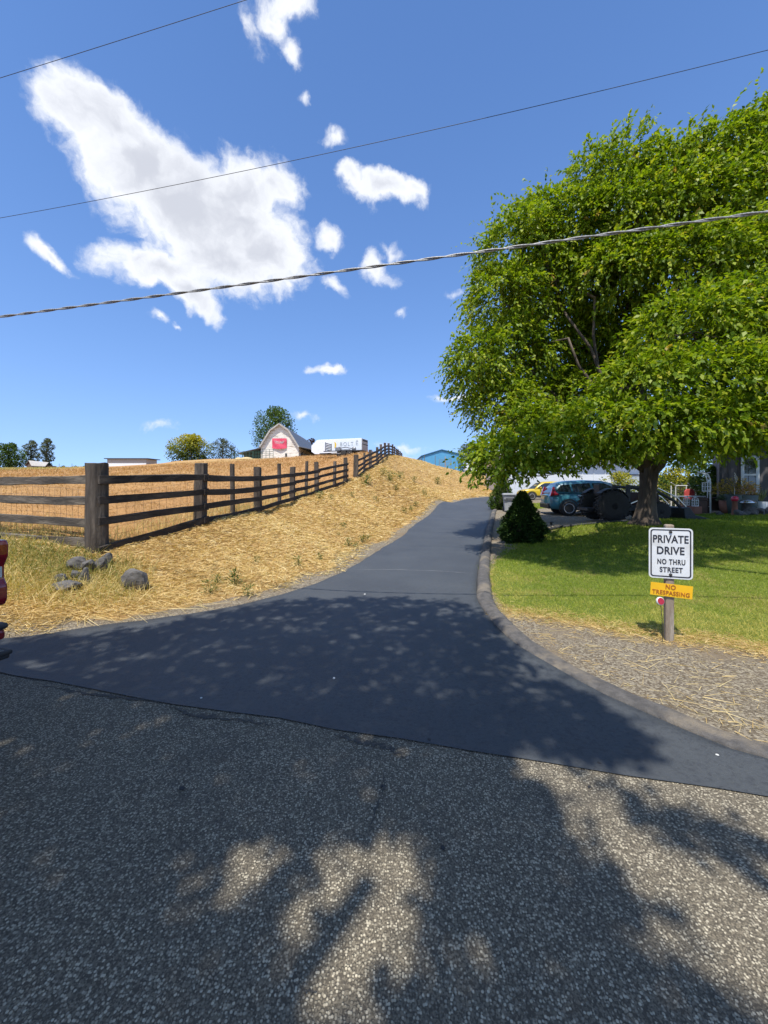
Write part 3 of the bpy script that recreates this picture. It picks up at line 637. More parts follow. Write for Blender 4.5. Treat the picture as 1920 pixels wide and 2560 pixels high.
rings=[]
for i,(p,r) in enumerate(zip(tp,tr_r)):
    rg=[]
    for k in range(nsg):
        th=2*math.pi*k/nsg; rr=r*(1+.13*math.sin(5*th+i*.2)+.06*math.sin(9*th+1.3))
        rg.append((p[0]+rr*math.cos(th),p[1]+rr*math.sin(th),p[2]))
    rings.append(rg)
trunk.loft(rings); trunk.build('trunk',BARK,tree,True)
fork=Vector((.15,.03,1.75))
mains=[((-1.3,-.5,3.6),.15,.09),((1.3,-.6,3.0),.17,.09),((.3,.6,4.3),.16,.10),((-1.9,.3,3.0),.12,.06),((.2,-1.6,3.1),.12,.06),((1.8,.8,3.7),.12,.07)]
joints=[]
for e,r0,r1 in mains:
    m_=MB(); limb(m_,fork-Vector((0,0,.25)),e,r0,r1,6,.15,.04,10); m_.build('limb',BARK,tree,True); joints.append((Vector(e),r1))
for c,rr in zip(Lc,Lr_):
    e=Vector(c)-TB; j=min(joints,key=lambda q:(q[0]-e).length); m_=mb
    pts=limb(m_,j[0],e,j[1]*.6,.02,7,.3,.06,6)
    for _ in range(5):
        d_=Vector((random.gauss(0,1),random.gauss(0,1),random.gauss(.1,.7))).normalized(); q=pts[random.randint(4,7)]
        limb(m_,q,q+Vector((d_.x*rr[0],d_.y*rr[1],d_.z*rr[2]))*.85,.016,.005,4,.35,.0,4)
mb.build('branches',BARK,tree,True)
# ---- tree overhanging the street from behind the viewer: its broken shade lies on the foreground
SHP=[(-9,2.4),(-4,3.95),(-2.6,4.7),(-1.6,5.25),(-.4,5.75),(.5,5.55),(1.15,5.3),(1.4,4.3),(1.52,3.3),(1.72,2.5),(1.62,2.2),(.98,2.2),(1.06,1.75),(1.15,1.45),(1.3,1.0),(1.5,.2),(1.7,-3),(-9,-4)]
LIT=[(-.07,1.45,.27,.32,1.),(-.20,1.22,.2,.12,1.),(.06,1.66,.16,.12,.9),(.2,1.32,.16,.10,.8),(-.55,1.62,.13,.14,1.),(-.70,1.52,.14,.07,.9),(.26,1.79,.06,.06,.6),(-2.13,2.36,.16,.05,.9),(-1.55,2.57,.16,.07,.8),(-.34,2.18,.15,.07,.8),(-.95,2.2,.12,.05,.4),
     (.45,2.95,.16,.06,.8),(.92,2.42,.20,.06,.9),(.75,2.6,.2,.07,.6),(1.15,2.9,.2,.12,.6),(1.25,3.3,.2,.15,.6),(-3.0,3.9,.25,.06,.9),(-2.3,3.6,.2,.05,.8),(-1.6,3.8,.2,.06,.7),(-2.6,3.3,.15,.04,.7),(-.9,4.3,.25,.08,.7),(.1,4.4,.25,.08,.7),(.6,3.7,.18,.07,.8),(-.2,3.6,.14,.05,.6),(.9,4.2,.2,.1,.7),(-3.4,4.2,.4,.06,.7),(.3,5.2,.3,.1,.9),(-.6,5.2,.3,.1,.8),(-1.3,4.7,.3,.1,.7),(.35,.95,.3,.12,.35),(1.0,1.2,.2,.2,.5),(.8,4.9,.3,.12,.8),(-2.9,3.42,.2,.04,.8),(-3.3,3.5,.2,.05,.8)]
def shade(x,y):
    s_=sstep(sdf(x,y,SHP)+wob(x*1.6,y*1.6)*.10,-.02,.22)
    for a,b_,ra,rb,w in LIT: s_=s_*(1-w*sstep(1.25-np.hypot((x-a)/ra,(y-b_)/rb)+wob(x*3,y*3)*.15,0,.5))
    # lit, dappled strip on the right
    st=sstep(.12-np.abs((y-1.75)-.55*(1.5-x)+.06*np.sin(9*x)),-.08,.05)*sstep(x-1.1,0,.1)*.55
    return np.clip(s_+st*(x<2.2)*(y>.6)*(y<2.15),0,1)
LSH=[tuple(hit(*p)[:2]) for p in [(1235,1345),(1250,1395),(1300,1398),(1400,1420),(1450,1428),(1520,1440),(1600,1428),(1700,1432),(1760,1416),(1920,1395),(1990,1390),(1990,1372),(1600,1378),(1300,1370)]]
ot=thing('unseen_roadside_tree','roadside tree behind the viewer shading the street','tree',(-5.5,-6.5,Hs(-5.5,-6.5)))
nt=90000; gx_=rng.uniform(-8,2.4,nt); gy_=rng.uniform(-3.5,6.1,nt); kp=rng.uniform(size=nt)<shade(gx_,gy_)*np.where(gy_>2.9,.55,1.); gx_=gx_[kp]; gy_=gy_[kp]; nt=len(gx_)
hh=rng.uniform(6.2,9.6,nt)+.5*wob(gx_,gy_); cot=1/math.tan(ELEV)
leafx=None
lx_=rng.uniform(1.5,10,16000); ly_=rng.uniform(6,10,16000); kp=sdf(lx_,ly_,LSH)+wob(lx_*1.3,ly_*1.3)*.25>rng.uniform(-.1,.3,16000); lx_=lx_[kp]; ly_=ly_[kp]
Pt=np.stack([gx_+SH.x*cot*hh,gy_+SH.y*cot*hh,hh],1); Dt=rng.normal(0,1,(nt,3)); Dt[:,2]*=.5
pos,ax,L,Wd=sprays(Pt-Dt*.05,Dt,rng.uniform(.1,.24,nt),3,.115,.6,.2,.5)
OB=np.array(ot.location)
leafmesh('crown',pos-OB,ax,L,Wd,LEAF,np.clip(rng.normal(.42,.15,len(pos)),0,.8),ot)
tm=MB(); tm.tube([(0,0,-.2),(.1,.1,1.5),(.3,.3,3.2),(.6,.8,5)],[.5,.36,.32,.26],12)
for e in ((-1.5,1.5,7.6),(2.,3.,7.4),(4.2,4.6,8.0),(1.2,5.4,8.2),(5.4,2.2,7.8),(3.2,6.6,8.8)):
    limb(tm,(.6,.8,4.8),e,.17,.05,7,.2,.05,8)
tm.build('trunk',BARK,ot,True)
o2=thing('unseen_roadside_tree','unseen tall tree added beyond the right edge to shade the lawn','tree',(10.5,-3.5,Hs(10.5,-3.5))); O2=np.array(o2.location)  # invented tree, carries the overhead foliage that darkens the lawn
hh=rng.uniform(11.2,12.8,len(lx_)); Pt=np.stack([lx_+SH.x*cot*hh,ly_+SH.y*cot*hh,hh],1); Dt=rng.normal(0,1,(len(lx_),3)); Dt[:,2]*=.5
pos,ax,L,Wd=sprays(Pt-Dt*.05,Dt,rng.uniform(.1,.24,len(lx_)),3,.12,.6,.2,.5)
leafmesh('crown',pos-O2,ax,L,Wd,LEAF,np.clip(rng.normal(.42,.15,len(pos)),0,.8),o2)
tm=MB(); tm.tube([(0,0,-.2),(0,.1,2.5),(-.3,.4,5.2),(-.8,1.0,8)],[.5,.36,.28,.2],12)
for e in ((-9.2,7.4,11.9),(-7.4,7.2,12.2),(-5.4,6.6,12.),(-3.4,5.4,12.2)): limb(tm,(-.8,1.0,7.8),e,.13,.03,7,.15,.04,8)
tm.build('trunk',BARK,o2,True)
# ---- generic far tree
def far_tree(name,label,base,h,w,cols,n_,ll,shape='round',trunk_h=.2,group=None,lobes=14,open_=.0):
    base=Vector(base); t=thing(name,label,'tree',base,0,group); m=foliage(name+'_leaf',cols,.35,.55,.25)
    C_=[];R_=[]
    for i in range(lobes):
        f=(i+.5)/lobes; zz=h*(trunk_h+(1-trunk_h)*f)
        if shape=='round': ww=w/2*math.sin(math.pi*(.18+.74*f))**.7
        elif shape=='cone': ww=w/2*(1-.85*f)+.05*w
        else: ww=w/2*(.55+.45*math.sin(math.pi*f))
        a=i*2.4+random.uniform(0,1); d_=ww*random.uniform(.3,.75)
        C_.append((d_*math.cos(a),d_*math.sin(a),zz)); r_=max(ww*.55,w*.12); R_.append((r_,r_,r_*.8))
    C_=np.array(C_);R_=np.array(R_); pk=rng.integers(0,lobes,n_); d_=rng.normal(size=(n_,3)); d_/=np.linalg.norm(d_,axis=1,keepdims=True)
    P=C_[pk]+d_*R_[pk]*(rng.uniform(.3,1.05,n_)**.6)[:,None]; P[:,2]=np.maximum(P[:,2],.05)
    k=rng.uniform(size=n_)>open_*(.5+.5*np.sin(P[:,0]*2.1+P[:,2]*1.7)); P=P[k]; d_=d_[k]
    A=d_+rng.normal(0,.5,P.shape); A[:,2]-=.3
    L=rng.uniform(.7,1.2,len(P))*ll
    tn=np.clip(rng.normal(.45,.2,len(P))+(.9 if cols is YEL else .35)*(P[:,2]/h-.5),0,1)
    leafmesh('crown',P,A,L,L*.7,m,tn,t)
    mb=MB(); mb.tube([(0,0,-.3),(0,0,h*.25),(.02*w,0,h*.55),(0,0,h*.8)],[.035*h,.025*h,.016*h,.006*h],8)
    for c in C_[::2]: limb(mb,(0,0,max(c[2]*.6,h*.12)),c,.012*h,.004*h,4,.2,0,5)
    mb.build('trunk',BARK,t,True); return t
def at(u,Y,dz=0.):
    x=(u-CX)/F*Y; return Vector((x,Y,Hs(x,Y)+dz))
def hgt(v,p): return EYE+(HZ-v)/F*p.y-p.z
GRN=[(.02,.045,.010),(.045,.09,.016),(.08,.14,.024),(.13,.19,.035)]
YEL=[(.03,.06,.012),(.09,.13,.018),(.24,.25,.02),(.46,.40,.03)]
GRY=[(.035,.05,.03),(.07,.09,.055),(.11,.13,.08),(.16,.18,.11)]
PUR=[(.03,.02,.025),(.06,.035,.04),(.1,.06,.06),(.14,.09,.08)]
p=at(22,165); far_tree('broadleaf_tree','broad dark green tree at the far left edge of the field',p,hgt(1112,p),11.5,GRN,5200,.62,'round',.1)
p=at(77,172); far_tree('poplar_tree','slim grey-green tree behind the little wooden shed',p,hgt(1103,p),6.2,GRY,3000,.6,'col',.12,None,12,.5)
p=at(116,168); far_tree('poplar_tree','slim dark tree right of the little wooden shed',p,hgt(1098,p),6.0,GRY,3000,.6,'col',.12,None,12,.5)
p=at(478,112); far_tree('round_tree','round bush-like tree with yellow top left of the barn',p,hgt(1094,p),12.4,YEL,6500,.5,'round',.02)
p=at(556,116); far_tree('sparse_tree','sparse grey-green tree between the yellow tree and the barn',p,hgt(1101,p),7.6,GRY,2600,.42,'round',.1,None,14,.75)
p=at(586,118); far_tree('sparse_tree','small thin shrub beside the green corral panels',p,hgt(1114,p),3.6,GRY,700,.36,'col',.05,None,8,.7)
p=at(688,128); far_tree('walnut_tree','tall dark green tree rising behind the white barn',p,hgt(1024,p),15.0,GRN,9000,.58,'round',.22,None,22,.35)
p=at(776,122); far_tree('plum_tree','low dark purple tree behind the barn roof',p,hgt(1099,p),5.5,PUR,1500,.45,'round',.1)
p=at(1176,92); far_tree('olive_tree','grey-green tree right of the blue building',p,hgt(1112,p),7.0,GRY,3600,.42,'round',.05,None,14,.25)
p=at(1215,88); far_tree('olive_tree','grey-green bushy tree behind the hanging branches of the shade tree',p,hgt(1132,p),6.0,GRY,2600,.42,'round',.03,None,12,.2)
for u,w_,l in ((158,2.6,'leftmost'),(188,2.8,'middle'),(212,2.4,'rightmost')):
    p=at(u,175); far_tree('distant_bush','tiny bush on the far skyline left of the corner post, '+l+' of three',p,max(hgt(1166,p),1.2),w_,GRN,350,.4,'round',.02,'tiny bushes on the skyline',6)
# yard shrubs behind the garden furniture
for u,Y,v,w_,cc,lb in ((1700,21,1178,2.8,YEL,'leafy yellow-green shrub behind the tractor loader'),(1748,21.5,1186,2.6,GRN,'dark green shrub behind the red chair'),(1788,18.6,1172,1.7,GRN,'green shrub against the corner of the grey house'),(1556,24,1186,2.6,YEL,'bright green shrub left of the tree trunk'),(1660,26,1192,2.4,GRN,'green shrub right of the tree trunk')):
    p=at(u,Y); far_tree('garden_shrub',lb,p,hgt(v,p),w_,cc,2200,.13,'round',.02,None,10)
p=at(1735,44); far_tree('garden_tree','green tree beyond the yard between trunk and house',p,hgt(1128,p),8.,GRN,3500,.3,'round',.08,None,14)
# ---- clipped cone shrubs beside the drive
def cone_shrub(label,base,h,w,n_,cols,lean=0.,cut=False):
    t=thing('conical_shrub',label,'shrub',base); m=foliage('conifer_leaf',cols,.2,.6,.25)
    f=rng.uniform(0,1,n_)**1.35; th=rng.uniform(0,6.283,n_)
    prof=np.interp(f,[0,.06,.2,.34,.5,.7,.88,1],[.80,.94,1.0,.93,.72,.50,.30,.06])
    lum=1+.12*np.sin(4*th+7*f)+.11*np.sin(7*th-13*f+1)+.08*np.sin(13*th+23*f)
    r_=w/2*prof*lum*rng.uniform(.80,1.05,n_)
    P=np.stack([r_*np.cos(th)+lean*f,r_*np.sin(th),f*h],1); A=np.stack([np.cos(th),np.sin(th),.55+rng.normal(0,.3,n_)],1)+rng.normal(0,.45,(n_,3))
    L=rng.uniform(.05,.10,n_); tn=np.clip(rng.normal(.4,.2,n_)+.3*(lum-1),0,1)
    leafmesh('foliage',P,A,L,L*.55,m,tn,t)
    core=MB(); core.lathe([(w*.05,-.05),(w*.26,.06*h),(w*.33,.22*h),(w*.28,.38*h),(w*.18,.58*h),(w*.09,.82*h),(.02,.92*h)],14); core.build('stem',BARK,t,True)  # dark inner core added behind the leaves, much wider than a stem
    return t
CON=[(.012,.03,.006),(.03,.065,.012),(.055,.10,.018),(.09,.15,.025)]
CO2=[(.03,.06,.01),(.06,.11,.015),(.10,.17,.02),(.15,.22,.03)]
b=Vector((3.93,10.9,Hs(3.93,10.9))); cone_shrub('dark egg-shaped clipped conifer at the kerb in front of the bin',b,1.40,1.06,17000,CON)
b=Vector((6.95,22.6,Hs(6.95,22.6))); cone_shrub('sunlit light green cone conifer behind the grey bin',b,1.95,1.35,11000,CO2)
# ---- weeds on the straw bank
WEED=foliage('weed_leaf',[(.05,.09,.02),(.09,.14,.03),(.14,.19,.05),(.24,.25,.09)],.35,.5,.3)
weeds=[(915,1213,.55,'widest green weed clump left of the bank crest'),(975,1203,.5,'grey-green weed clump high on the bank below the fence'),(1000,1200,.45,'tall green weed clump at the top of the bank'),(958,1190,.4,'small weed just under the fence crest'),(1035,1208,.35,'weed on the upper bank above the drive bend'),(1095,1212,.4,'weed on the bank below the blue building'),(800,1248,.4,'weed clump next to the lower fence end'),(828,1250,.3,'small weed right of the lower fence end'),
 (858,1326,.3,'lone dark weed in the middle of the bank'),(846,1345,.2,'tiny weed in the middle of the bank'),(872,1366,.28,'weed halfway down the bank'),(888,1372,.25,'weed low on the bank near the drive'),(905,1360,.3,'bushy weed low on the bank'),(920,1356,.25,'green weed above the gravel strip'),(1010,1282,.3,'weed by the drive bend, lower one'),(1028,1276,.3,'weed by the drive bend, upper one'),(1040,1268,.28,'weed just above the drive bend'),(588,1468,.34,'tall upright weed at the foot of the bank'),(525,1486,.26,'dark little weed near the gravel edge'),(620,1492,.22,'low weed at the drive edge'),(545,1462,.2,'pale little weed right of the boulder'),(745,1416,.25,'weed in the bare grey patch'),(800,1402,.2,'tiny weed beside the gravel strip'),(640,1410,.18,'small weed in the straw above the drive'),(990,1226,.3,'weed in mid-bank below the crest'),(1060,1240,.3,'weed on the bank over the bend'),(880,1242,.28,'weed on the upper bank slope'),(940,1256,.3,'weed in the upper middle of the bank')]
for u,v,s_,lb in weeds:
    p=hit(u,v); t=thing('weed',lb,'weed',p,0,'green weeds growing on the straw bank'); k=int(60+90*s_)
    sc=s_*max(1,p.y/16); th=rng.uniform(0,6.28,k); rr=rng.uniform(0,.35,k)*sc
    P=np.stack([rr*np.cos(th),rr*np.sin(th),rng.uniform(0,.75,k)*sc],1); A=np.stack([np.cos(th)*.7,np.sin(th)*.7,rng.uniform(.1,1.1,k)],1)
    L=rng.uniform(.10,.26,k)*sc; leafmesh('leaves',P,A,L,L*.28,WEED,np.clip(rng.normal(.45,.2,k),0,1),t)
    mb=MB()
    for _ in range(4): 
        a=random.uniform(0,6.28); mb.tube([(0,0,-.02),(.1*sc*math.cos(a),.1*sc*math.sin(a),.5*sc),(.2*sc*math.cos(a),.2*sc*math.sin(a),.8*sc)],[.012*sc,.009*sc,.004*sc],4)
    mb.build('stems',WEED,t)
# ------------------------------------------------------------------ wooden fence
WOOD=pmat('weathered_wood',(.10,.078,.060),(.04,.031,.025),5,.9,.9,22,stretch=(2.5,2.5,.4),c3=(.17,.138,.108),s3=2.5)
WOODH=pmat('weathered_rail',(.048,.036,.028),(.020,.016,.013),5,.9,.9,26,stretch=(.9,.25,2.5),c3=(.085,.068,.054),s3=3)
WOODL=pmat('pale_weathered_rail',(.115,.094,.072),(.055,.045,.036),5,.9,.9,26,stretch=(.3,.9,2.5),c3=(.18,.15,.115),s3=3)
WIRE=pmat('rusty_wire',(.20,.14,.10),(.12,.09,.07),20,.6,0,metal=.4)
def post(parent,x,y,z0,z1,w,rnd,lean=(0,0),off=(0,0,0),mat=None):
    m=MB(); n_=14 if rnd else 4; rs=[]
    for i,t in enumerate((0,.3,.6,.85,1)):
        r=[]
        for k in range(n_):
            th=2*math.pi*(k+.5)/n_; rr=(w/2 if rnd else w*.707)*(1+random.uniform(-.05,.05))*(1.04-.06*t)
            r.append((x+rr*math.cos(th)+lean[0]*t-off[0],y+rr*math.sin(th)+lean[1]*t-off[1],z0-.25+(z1-z0+.25)*t+(random.uniform(-.015,.015) if i==4 else 0)-off[2]))
        rs.append(r)
    m.loft(rs); return m.build('post',mat or WOOD,parent,False,bevel=.008)
def side(p,q,d):  # unit horizontal normal of span pointing to the drive / street side
    v=Vector((q[0]-p[0],q[1]-p[1],0)).normalized(); return Vector((v.y,-v.x,0))*d
vt=[1158,1158,1160,1168,1159,1167,1153,1155,1153,1144, 1137,1132,1124,1118,1111,1107,1108,1111,1116,1122,1124,1128,1132]
wd=[(.33,1),(.21,0),(.125,1),(.20,0),(.14,1),(.19,0),(.14,1),(.19,0),(.17,1),(.21,0),(.27,0),(.15,1),(.24,0),(.22,1),(.24,0),(.26,0),(.26,0),(.24,0),(.22,0),(.24,0),(.24,0),(.24,0),(.24,0)]
PO=[]
for (x,y,z),v in zip(FW,vt): PO.append((x,y,Hs(x,y),EYE+(HZ-v)/F*y))
OFFS=(1.0,.68,.36,.06)
def fence(name,label,idx,railidx,wire=None):
    o=PO[idx[0]]; loc=(o[0],o[1],o[2]); t=thing(name,label,'fence',loc)
    for i in idx:
        x,y,z,zt=PO[i]; post(t,x,y,z,zt,wd[i][0],wd[i][1],(random.uniform(-.04,.04),random.uniform(-.04,.04)),loc)
    for a,b_ in zip(railidx[:-1],railidx[1:]):
        p,q=PO[a],PO[b_]; s_=side(p,q,wd[a][0]*.5+.035); s2=side(p,q,wd[b_][0]*.5+.035); d=(Vector(q[:2])-Vector(p[:2])).normalized()*.10
        for k,h in enumerate(OFFS):
            sc=min(1,(p[3]-p[2])/1.28)
            za=p[2]+h*sc+random.uniform(-.02,.02); zb=q[2]+h*min(1,(q[3]-q[2])/1.28)+random.uniform(-.02,.02)
            if a==0: za=PO[0][2]+(1.18,.84,.48,-.02)[k]
            m=MB(); thk=.05; rh=.135*random.uniform(.92,1.08)*(1 if p[1]<25 else 1.15)
            m.plank((p[0]+s_.x-d.x-loc[0],p[1]+s_.y-d.y-loc[1],za-loc[2]),(q[0]+s2.x+d.x-loc[0],q[1]+s2.y+d.y-loc[1],zb-loc[2]),thk,rh,7,.010,random.uniform(-.035,.012))
            m.build('rail',WOODH,t,False,bevel=.006)
    if wire:
        m=MB(); 
        for a,b_ in zip(wire[:-1],wire[1:]):
            p,q=PO[a],PO[b_]; n_=max(2,int(math.dist(p[:2],q[:2])/.16)); s_=-side(p,q,.0)
            for i in range(n_+1):
                f=i/n_; x=p[0]+(q[0]-p[0])*f-loc[0]; y=p[1]+(q[1]-p[1])*f-loc[1]; z=p[2]+(q[2]-p[2])*f-loc[2]
                m.tube([(x,y,z+.02),(x+random.uniform(-.01,.01),y,z+.45),(x,y,z+.92)],.0022,3,False)
            for h in (.05,.18,.32,.48,.64,.78,.92): m.tube([(p[0]-loc[0],p[1]-loc[1],p[2]+h-loc[2]),((p[0]+q[0])/2-loc[0],(p[1]+q[1])/2-loc[1],(p[2]+q[2])/2+h-.01-loc[2]),(q[0]-loc[0],q[1]-loc[1],q[2]+h-loc[2])],.0024,3,False)
        m.build('wire_mesh',WIRE,t)
    return t
fence('wooden_fence','dark weathered rail fence from the big corner post up to the gap',list(range(10)),[0,1,3,5,7,9],[0,1,3])
fence('wooden_fence','dark rail fence climbing over the crest of the bank',list(range(10,23)),list(range(10,23)))
# fence running left along the street from the corner post
lc=PO[0]; loc=(-7.6,7.45,Hs(-7.6,7.45)); lf=thing('wooden_fence','pale weathered rail fence running left from the corner post','fence',loc)
ends=[(-4.98,6.48),(-8.0,7.40),(-11.2,8.38)]
for x,y in ends[1:]: post(lf,x,y+.14,Hs(x,y),Hs(x,y)+1.3,.2,0,(0,0),loc)
for a,b_ in zip(ends[:-1],ends[1:]):
    for k,(h,h2) in enumerate(((1.19,1.06),(.83,.77),(.45,.42),(.12,.06))):
        za=(PO[0][2] if a is ends[0] else Hs(*a))+h; zb=Hs(*b_)+h2; m=MB(); d=(Vector(b_)-Vector(a)).normalized()*.06
        m.plank((a[0]-d.x*1.5-loc[0],a[1]-d.y-.0-loc[1],za-loc[2]),(b_[0]+d.x-loc[0],b_[1]+d.y-loc[1],zb-loc[2]),.05,.145*random.uniform(.9,1.1),8,.012,random.uniform(-.02,.02))
        m.build('rail',WOODL,lf,False,bevel=.006)
m=MB()
for i in range(44):
    f=i/43; x=-5.05-6.1*f-loc[0]; y=6.75+1.85*f-loc[1]; z=Hs(x+loc[0],y+loc[1])-loc[2]; m.tube([(x,y,z+.02),(x,y,z+.95)],.0022,3,False)
for h in (.05,.18,.32,.48,.64,.80,.95): m.tube([(-5.05-6.1*f-loc[0],6.75+1.85*f-loc[1],Hs(-5.05-6.1*f,6.75+1.85*f)+h-loc[2]) for f in np.linspace(0,1,9)],.0024,3,False)
m.build('wire_mesh',WIRE,lf)
# ------------------------------------------------------------------ rocks below the corner post
ROCK=pmat('grey_rock',(.14,.132,.125),(.065,.062,.062),5,.9,.9,14,c3=(.23,.20,.165),s3=4)
def rock(label,u,v,w,d,h,seed,group='rocks below the corner post',rz=0.,up=0.,base=None):
    p=base or hit(u,v); rs=random.Random(seed); bm=bmesh.new(); bmesh.ops.create_icosphere(bm,subdivisions=3,radius=1)
    pl=[(Vector((rs.gauss(0,1),rs.gauss(0,1),rs.gauss(0,.8))).normalized(),rs.uniform(.55,.85)) for _ in range(11)]
    for vv in bm.verts:
        c=vv.co.copy()
        for n_,k in pl:
            e=c.dot(n_)-k
            if e>0: c-=n_*e
        c*=1+.05*rs.uniform(-1,1); vv.co=Vector((c.x*w/2,c.y*d/2,c.z*h/2+h*.30+up))
    me=bpy.data.meshes.new('rock'); bm.to_mesh(me); bm.free(); me.materials.append(ROCK)
    o=lk(bpy.data.objects.new('rock',me)); o.location=p; o.rotation_euler=(0,0,rz); return tag(o,label,'rock',group)
rock('large dark grey boulder lying alone on the straw',340,1470,0.41,0.29,0.36,1)
rock('flat dark grey slab, lowest and leftmost of the rocks',166,1478,0.43,0.26,0.18,2)
rock('small grey stone resting on the flat slab at the left',155,1458,0.20,0.16,0.18,3)
rock('round tan stone at the upper left of the rock pile',192,1427,0.29,0.24,0.27,4)
rock('dark wedge stone in the middle of the rock pile',222,1430,0.25,0.19,0.18,5,up=.06)
rock('upright grey block under the dark wedge stone',212,1458,0.19,0.17,0.28,6)
rock('purple-grey stone at the right of the rock pile',252,1424,0.26,0.20,0.24,7)
rock('small stone at the lower left of the rock pile',188,1446,0.17,0.14,0.17,8)
rock('pale stone half hidden in grass at the end of the bottom rail',268,1406,0.20,0.18,0.20,9)
# tall fallen straws in front of the rocks
x,y,z=scatter(1500,-7,-2.3,4.2,6.2,lambda x,y: inpoly(x,y,[(-6.8,6.0),(-4.6,5.7),(-3.0,5.9),(-2.3,5.1),(-3.2,4.55),(-4.6,4.4),(-6.8,4.9)]),1.2); n_=len(x); az=rng.normal(-.6,.9,n_)
blades('long_straw',np.stack([x,y,z+.03],1),np.stack([np.cos(az),np.sin(az)*.6,rng.uniform(-.05,.45,n_)],1),rng.uniform(.15,.45,n_),rng.uniform(.004,.008,n_),STRAW,rng.uniform(.35,1,n_),None,'long pale straws fallen around the rock pile and along the verge','straw',.5)
# ------------------------------------------------------------------ signs
SW=pmat('sign_white',(.72,.73,.72),(.66,.67,.67),9,.45,c3=(.60,.60,.58),s3=6); SB=pmat('sign_black',(.018,.02,.028),(.03,.03,.04),20,.5)
SY=pmat('sign_yellow',(.86,.48,.008),(.80,.44,.01),6,.5); SR=pmat('sign_rust_letters',(.33,.09,.008),(.40,.13,.01),20,.6)
PW=pmat('sign_post_wood',(.33,.26,.19),(.22,.17,.125),4,.9,.7,24,stretch=(3,3,.35),c3=(.40,.34,.27),s3=5); STEEL=pmat('bolt_steel',(.12,.11,.10),(.07,.065,.06),30,.45,metal=.8)
sp=hit(1672,1601); sp.z=Hs(sp.x,sp.y)
sg=thing('road_sign','white private drive sign over a yellow plate on a wooden post','sign',sp,R(-19))
m=MB(); m.plank((0,0,-.3),(.012,0,1.17),.09,.085,2,.002) 
pm=MB(); pm.box((0.0,0,.44),(.075,.07,1.46)); post_o=pm.build('post',PW,sg,False,bevel=.012)
zsc=1.0
def rrect(w,h,r,n_=6):
    pts=[]
    for cx_,cz_,a0 in ((w/2-r,h/2-r,0),(-w/2+r,h/2-r,90),(-w/2+r,-h/2+r,180),(w/2-r,-h/2+r,270)):
        for i in range(n_+1):
            a=R(a0+90*i/n_); pts.append((cx_+r*math.cos(a),cz_+r*math.sin(a)))
    return pts
PWd,PHt,PZ0=.372,.505,.885; y0=-.044
m=MB(); m.prism([(a,b_+PZ0) for a,b_ in rrect(PWd,PHt,.035)],y0-.003,y0); plate=m.build('sign_plate',SW,sg)
o_=rrect(PWd-.028,PHt-.028,.026); i_=rrect(PWd-.052,PHt-.052,.018); nn=len(o_); yy=y0-.0042
m=MB(); m.add([(a,yy,b_+PZ0) for a,b_ in o_]+[(a,yy,b_+PZ0) for a,b_ in i_],[(k,(k+1)%nn,nn+(k+1)%nn,nn+k) for k in range(nn)]); m.build('border',SB,plate)
def sgn(z,x=0.,roll=0.,y=-.0478): return Matrix.Translation((x,y,z))@Matrix.Rotation(R(roll),4,'Y')@Matrix.Rotation(R(90),4,'X')
text_part('PRIVATE',.1,SB,plate,sgn(PZ0+.142),.30,.0024,1.04,high=.078)
text_part('DRIVE',.1,SB,plate,sgn(PZ0+.027),.232,.0024,1.04,high=.078)
text_part('NO THRU',.06,SB,plate,sgn(PZ0-.085,.005),.235,.0016,1.15,high=.055)
text_part('STREET',.06,SB,plate,sgn(PZ0-.165,.005),.195,.0016,1.1,high=.053)
for z in (PZ0+.213,PZ0-.213):
    m=MB(); m.lathe([(.002,-.012),(.013,-.009),(.015,0)],10,(0,y0-.003,z),'Y'); m.build('bolt',STEEL,sg)
YZ=.515; rl=3.0
m=MB(); rt=Matrix.Rotation(R(rl),3,'Y'); m.box((.005,y0-.004,YZ),(.355,.003,.128),rt); yp=m.build('yellow_plate',SY,sg)
text_part('NO',.06,SR,yp,sgn(YZ+.033,.0,rl,y0-.0075),.085,.001,1.1,high=.046)
text_part('TRESPASSING',.06,SR,yp,sgn(YZ-.027,.0,rl,y0-.0075),.315,.001,1.1,high=.043)
# reflector stake
rp=hit(1656,1608); rf=thing('reflector_stake','small red round reflector on a thin wire stake beside the sign post','reflector',rp,R(-20))
ztop=EYE+(HZ-1503)/F*rp.y-rp.z; RED=pmat('reflector_red',(.42,.008,.02),(.34,.006,.016),30,.25,coat=.5); WHT=pmat('reflector_white',(.75,.75,.74),None,10,.5)
m=MB(); m.tube([(0,0,-.1),(0.0,0,.2),(-.014,0,ztop-.03)],.003,6); m.build('stake',STEEL,rf)
rm=Matrix.Rotation(R(24),4,'Z')@Matrix.Rotation(R(-12),4,'X')
m=MB(); m.lathe([(.036,-.004),(.04,0),(.04,.012),(.036,.016)],20,(0,0,0),'Y'); m.v=[tuple(rm@Vector(v)+Vector((-.016,-.004,ztop))) for v in m.v]; rim=m.build('backing',WHT,rf,True)
m=MB(); m.lathe([(.033,-.007),(.034,-.0045)],20,(0,0,0),'Y'); m.v=[tuple(rm@Vector(v)+Vector((-.016,-.004,ztop))) for v in m.v]; m.build('lens',RED,rim)
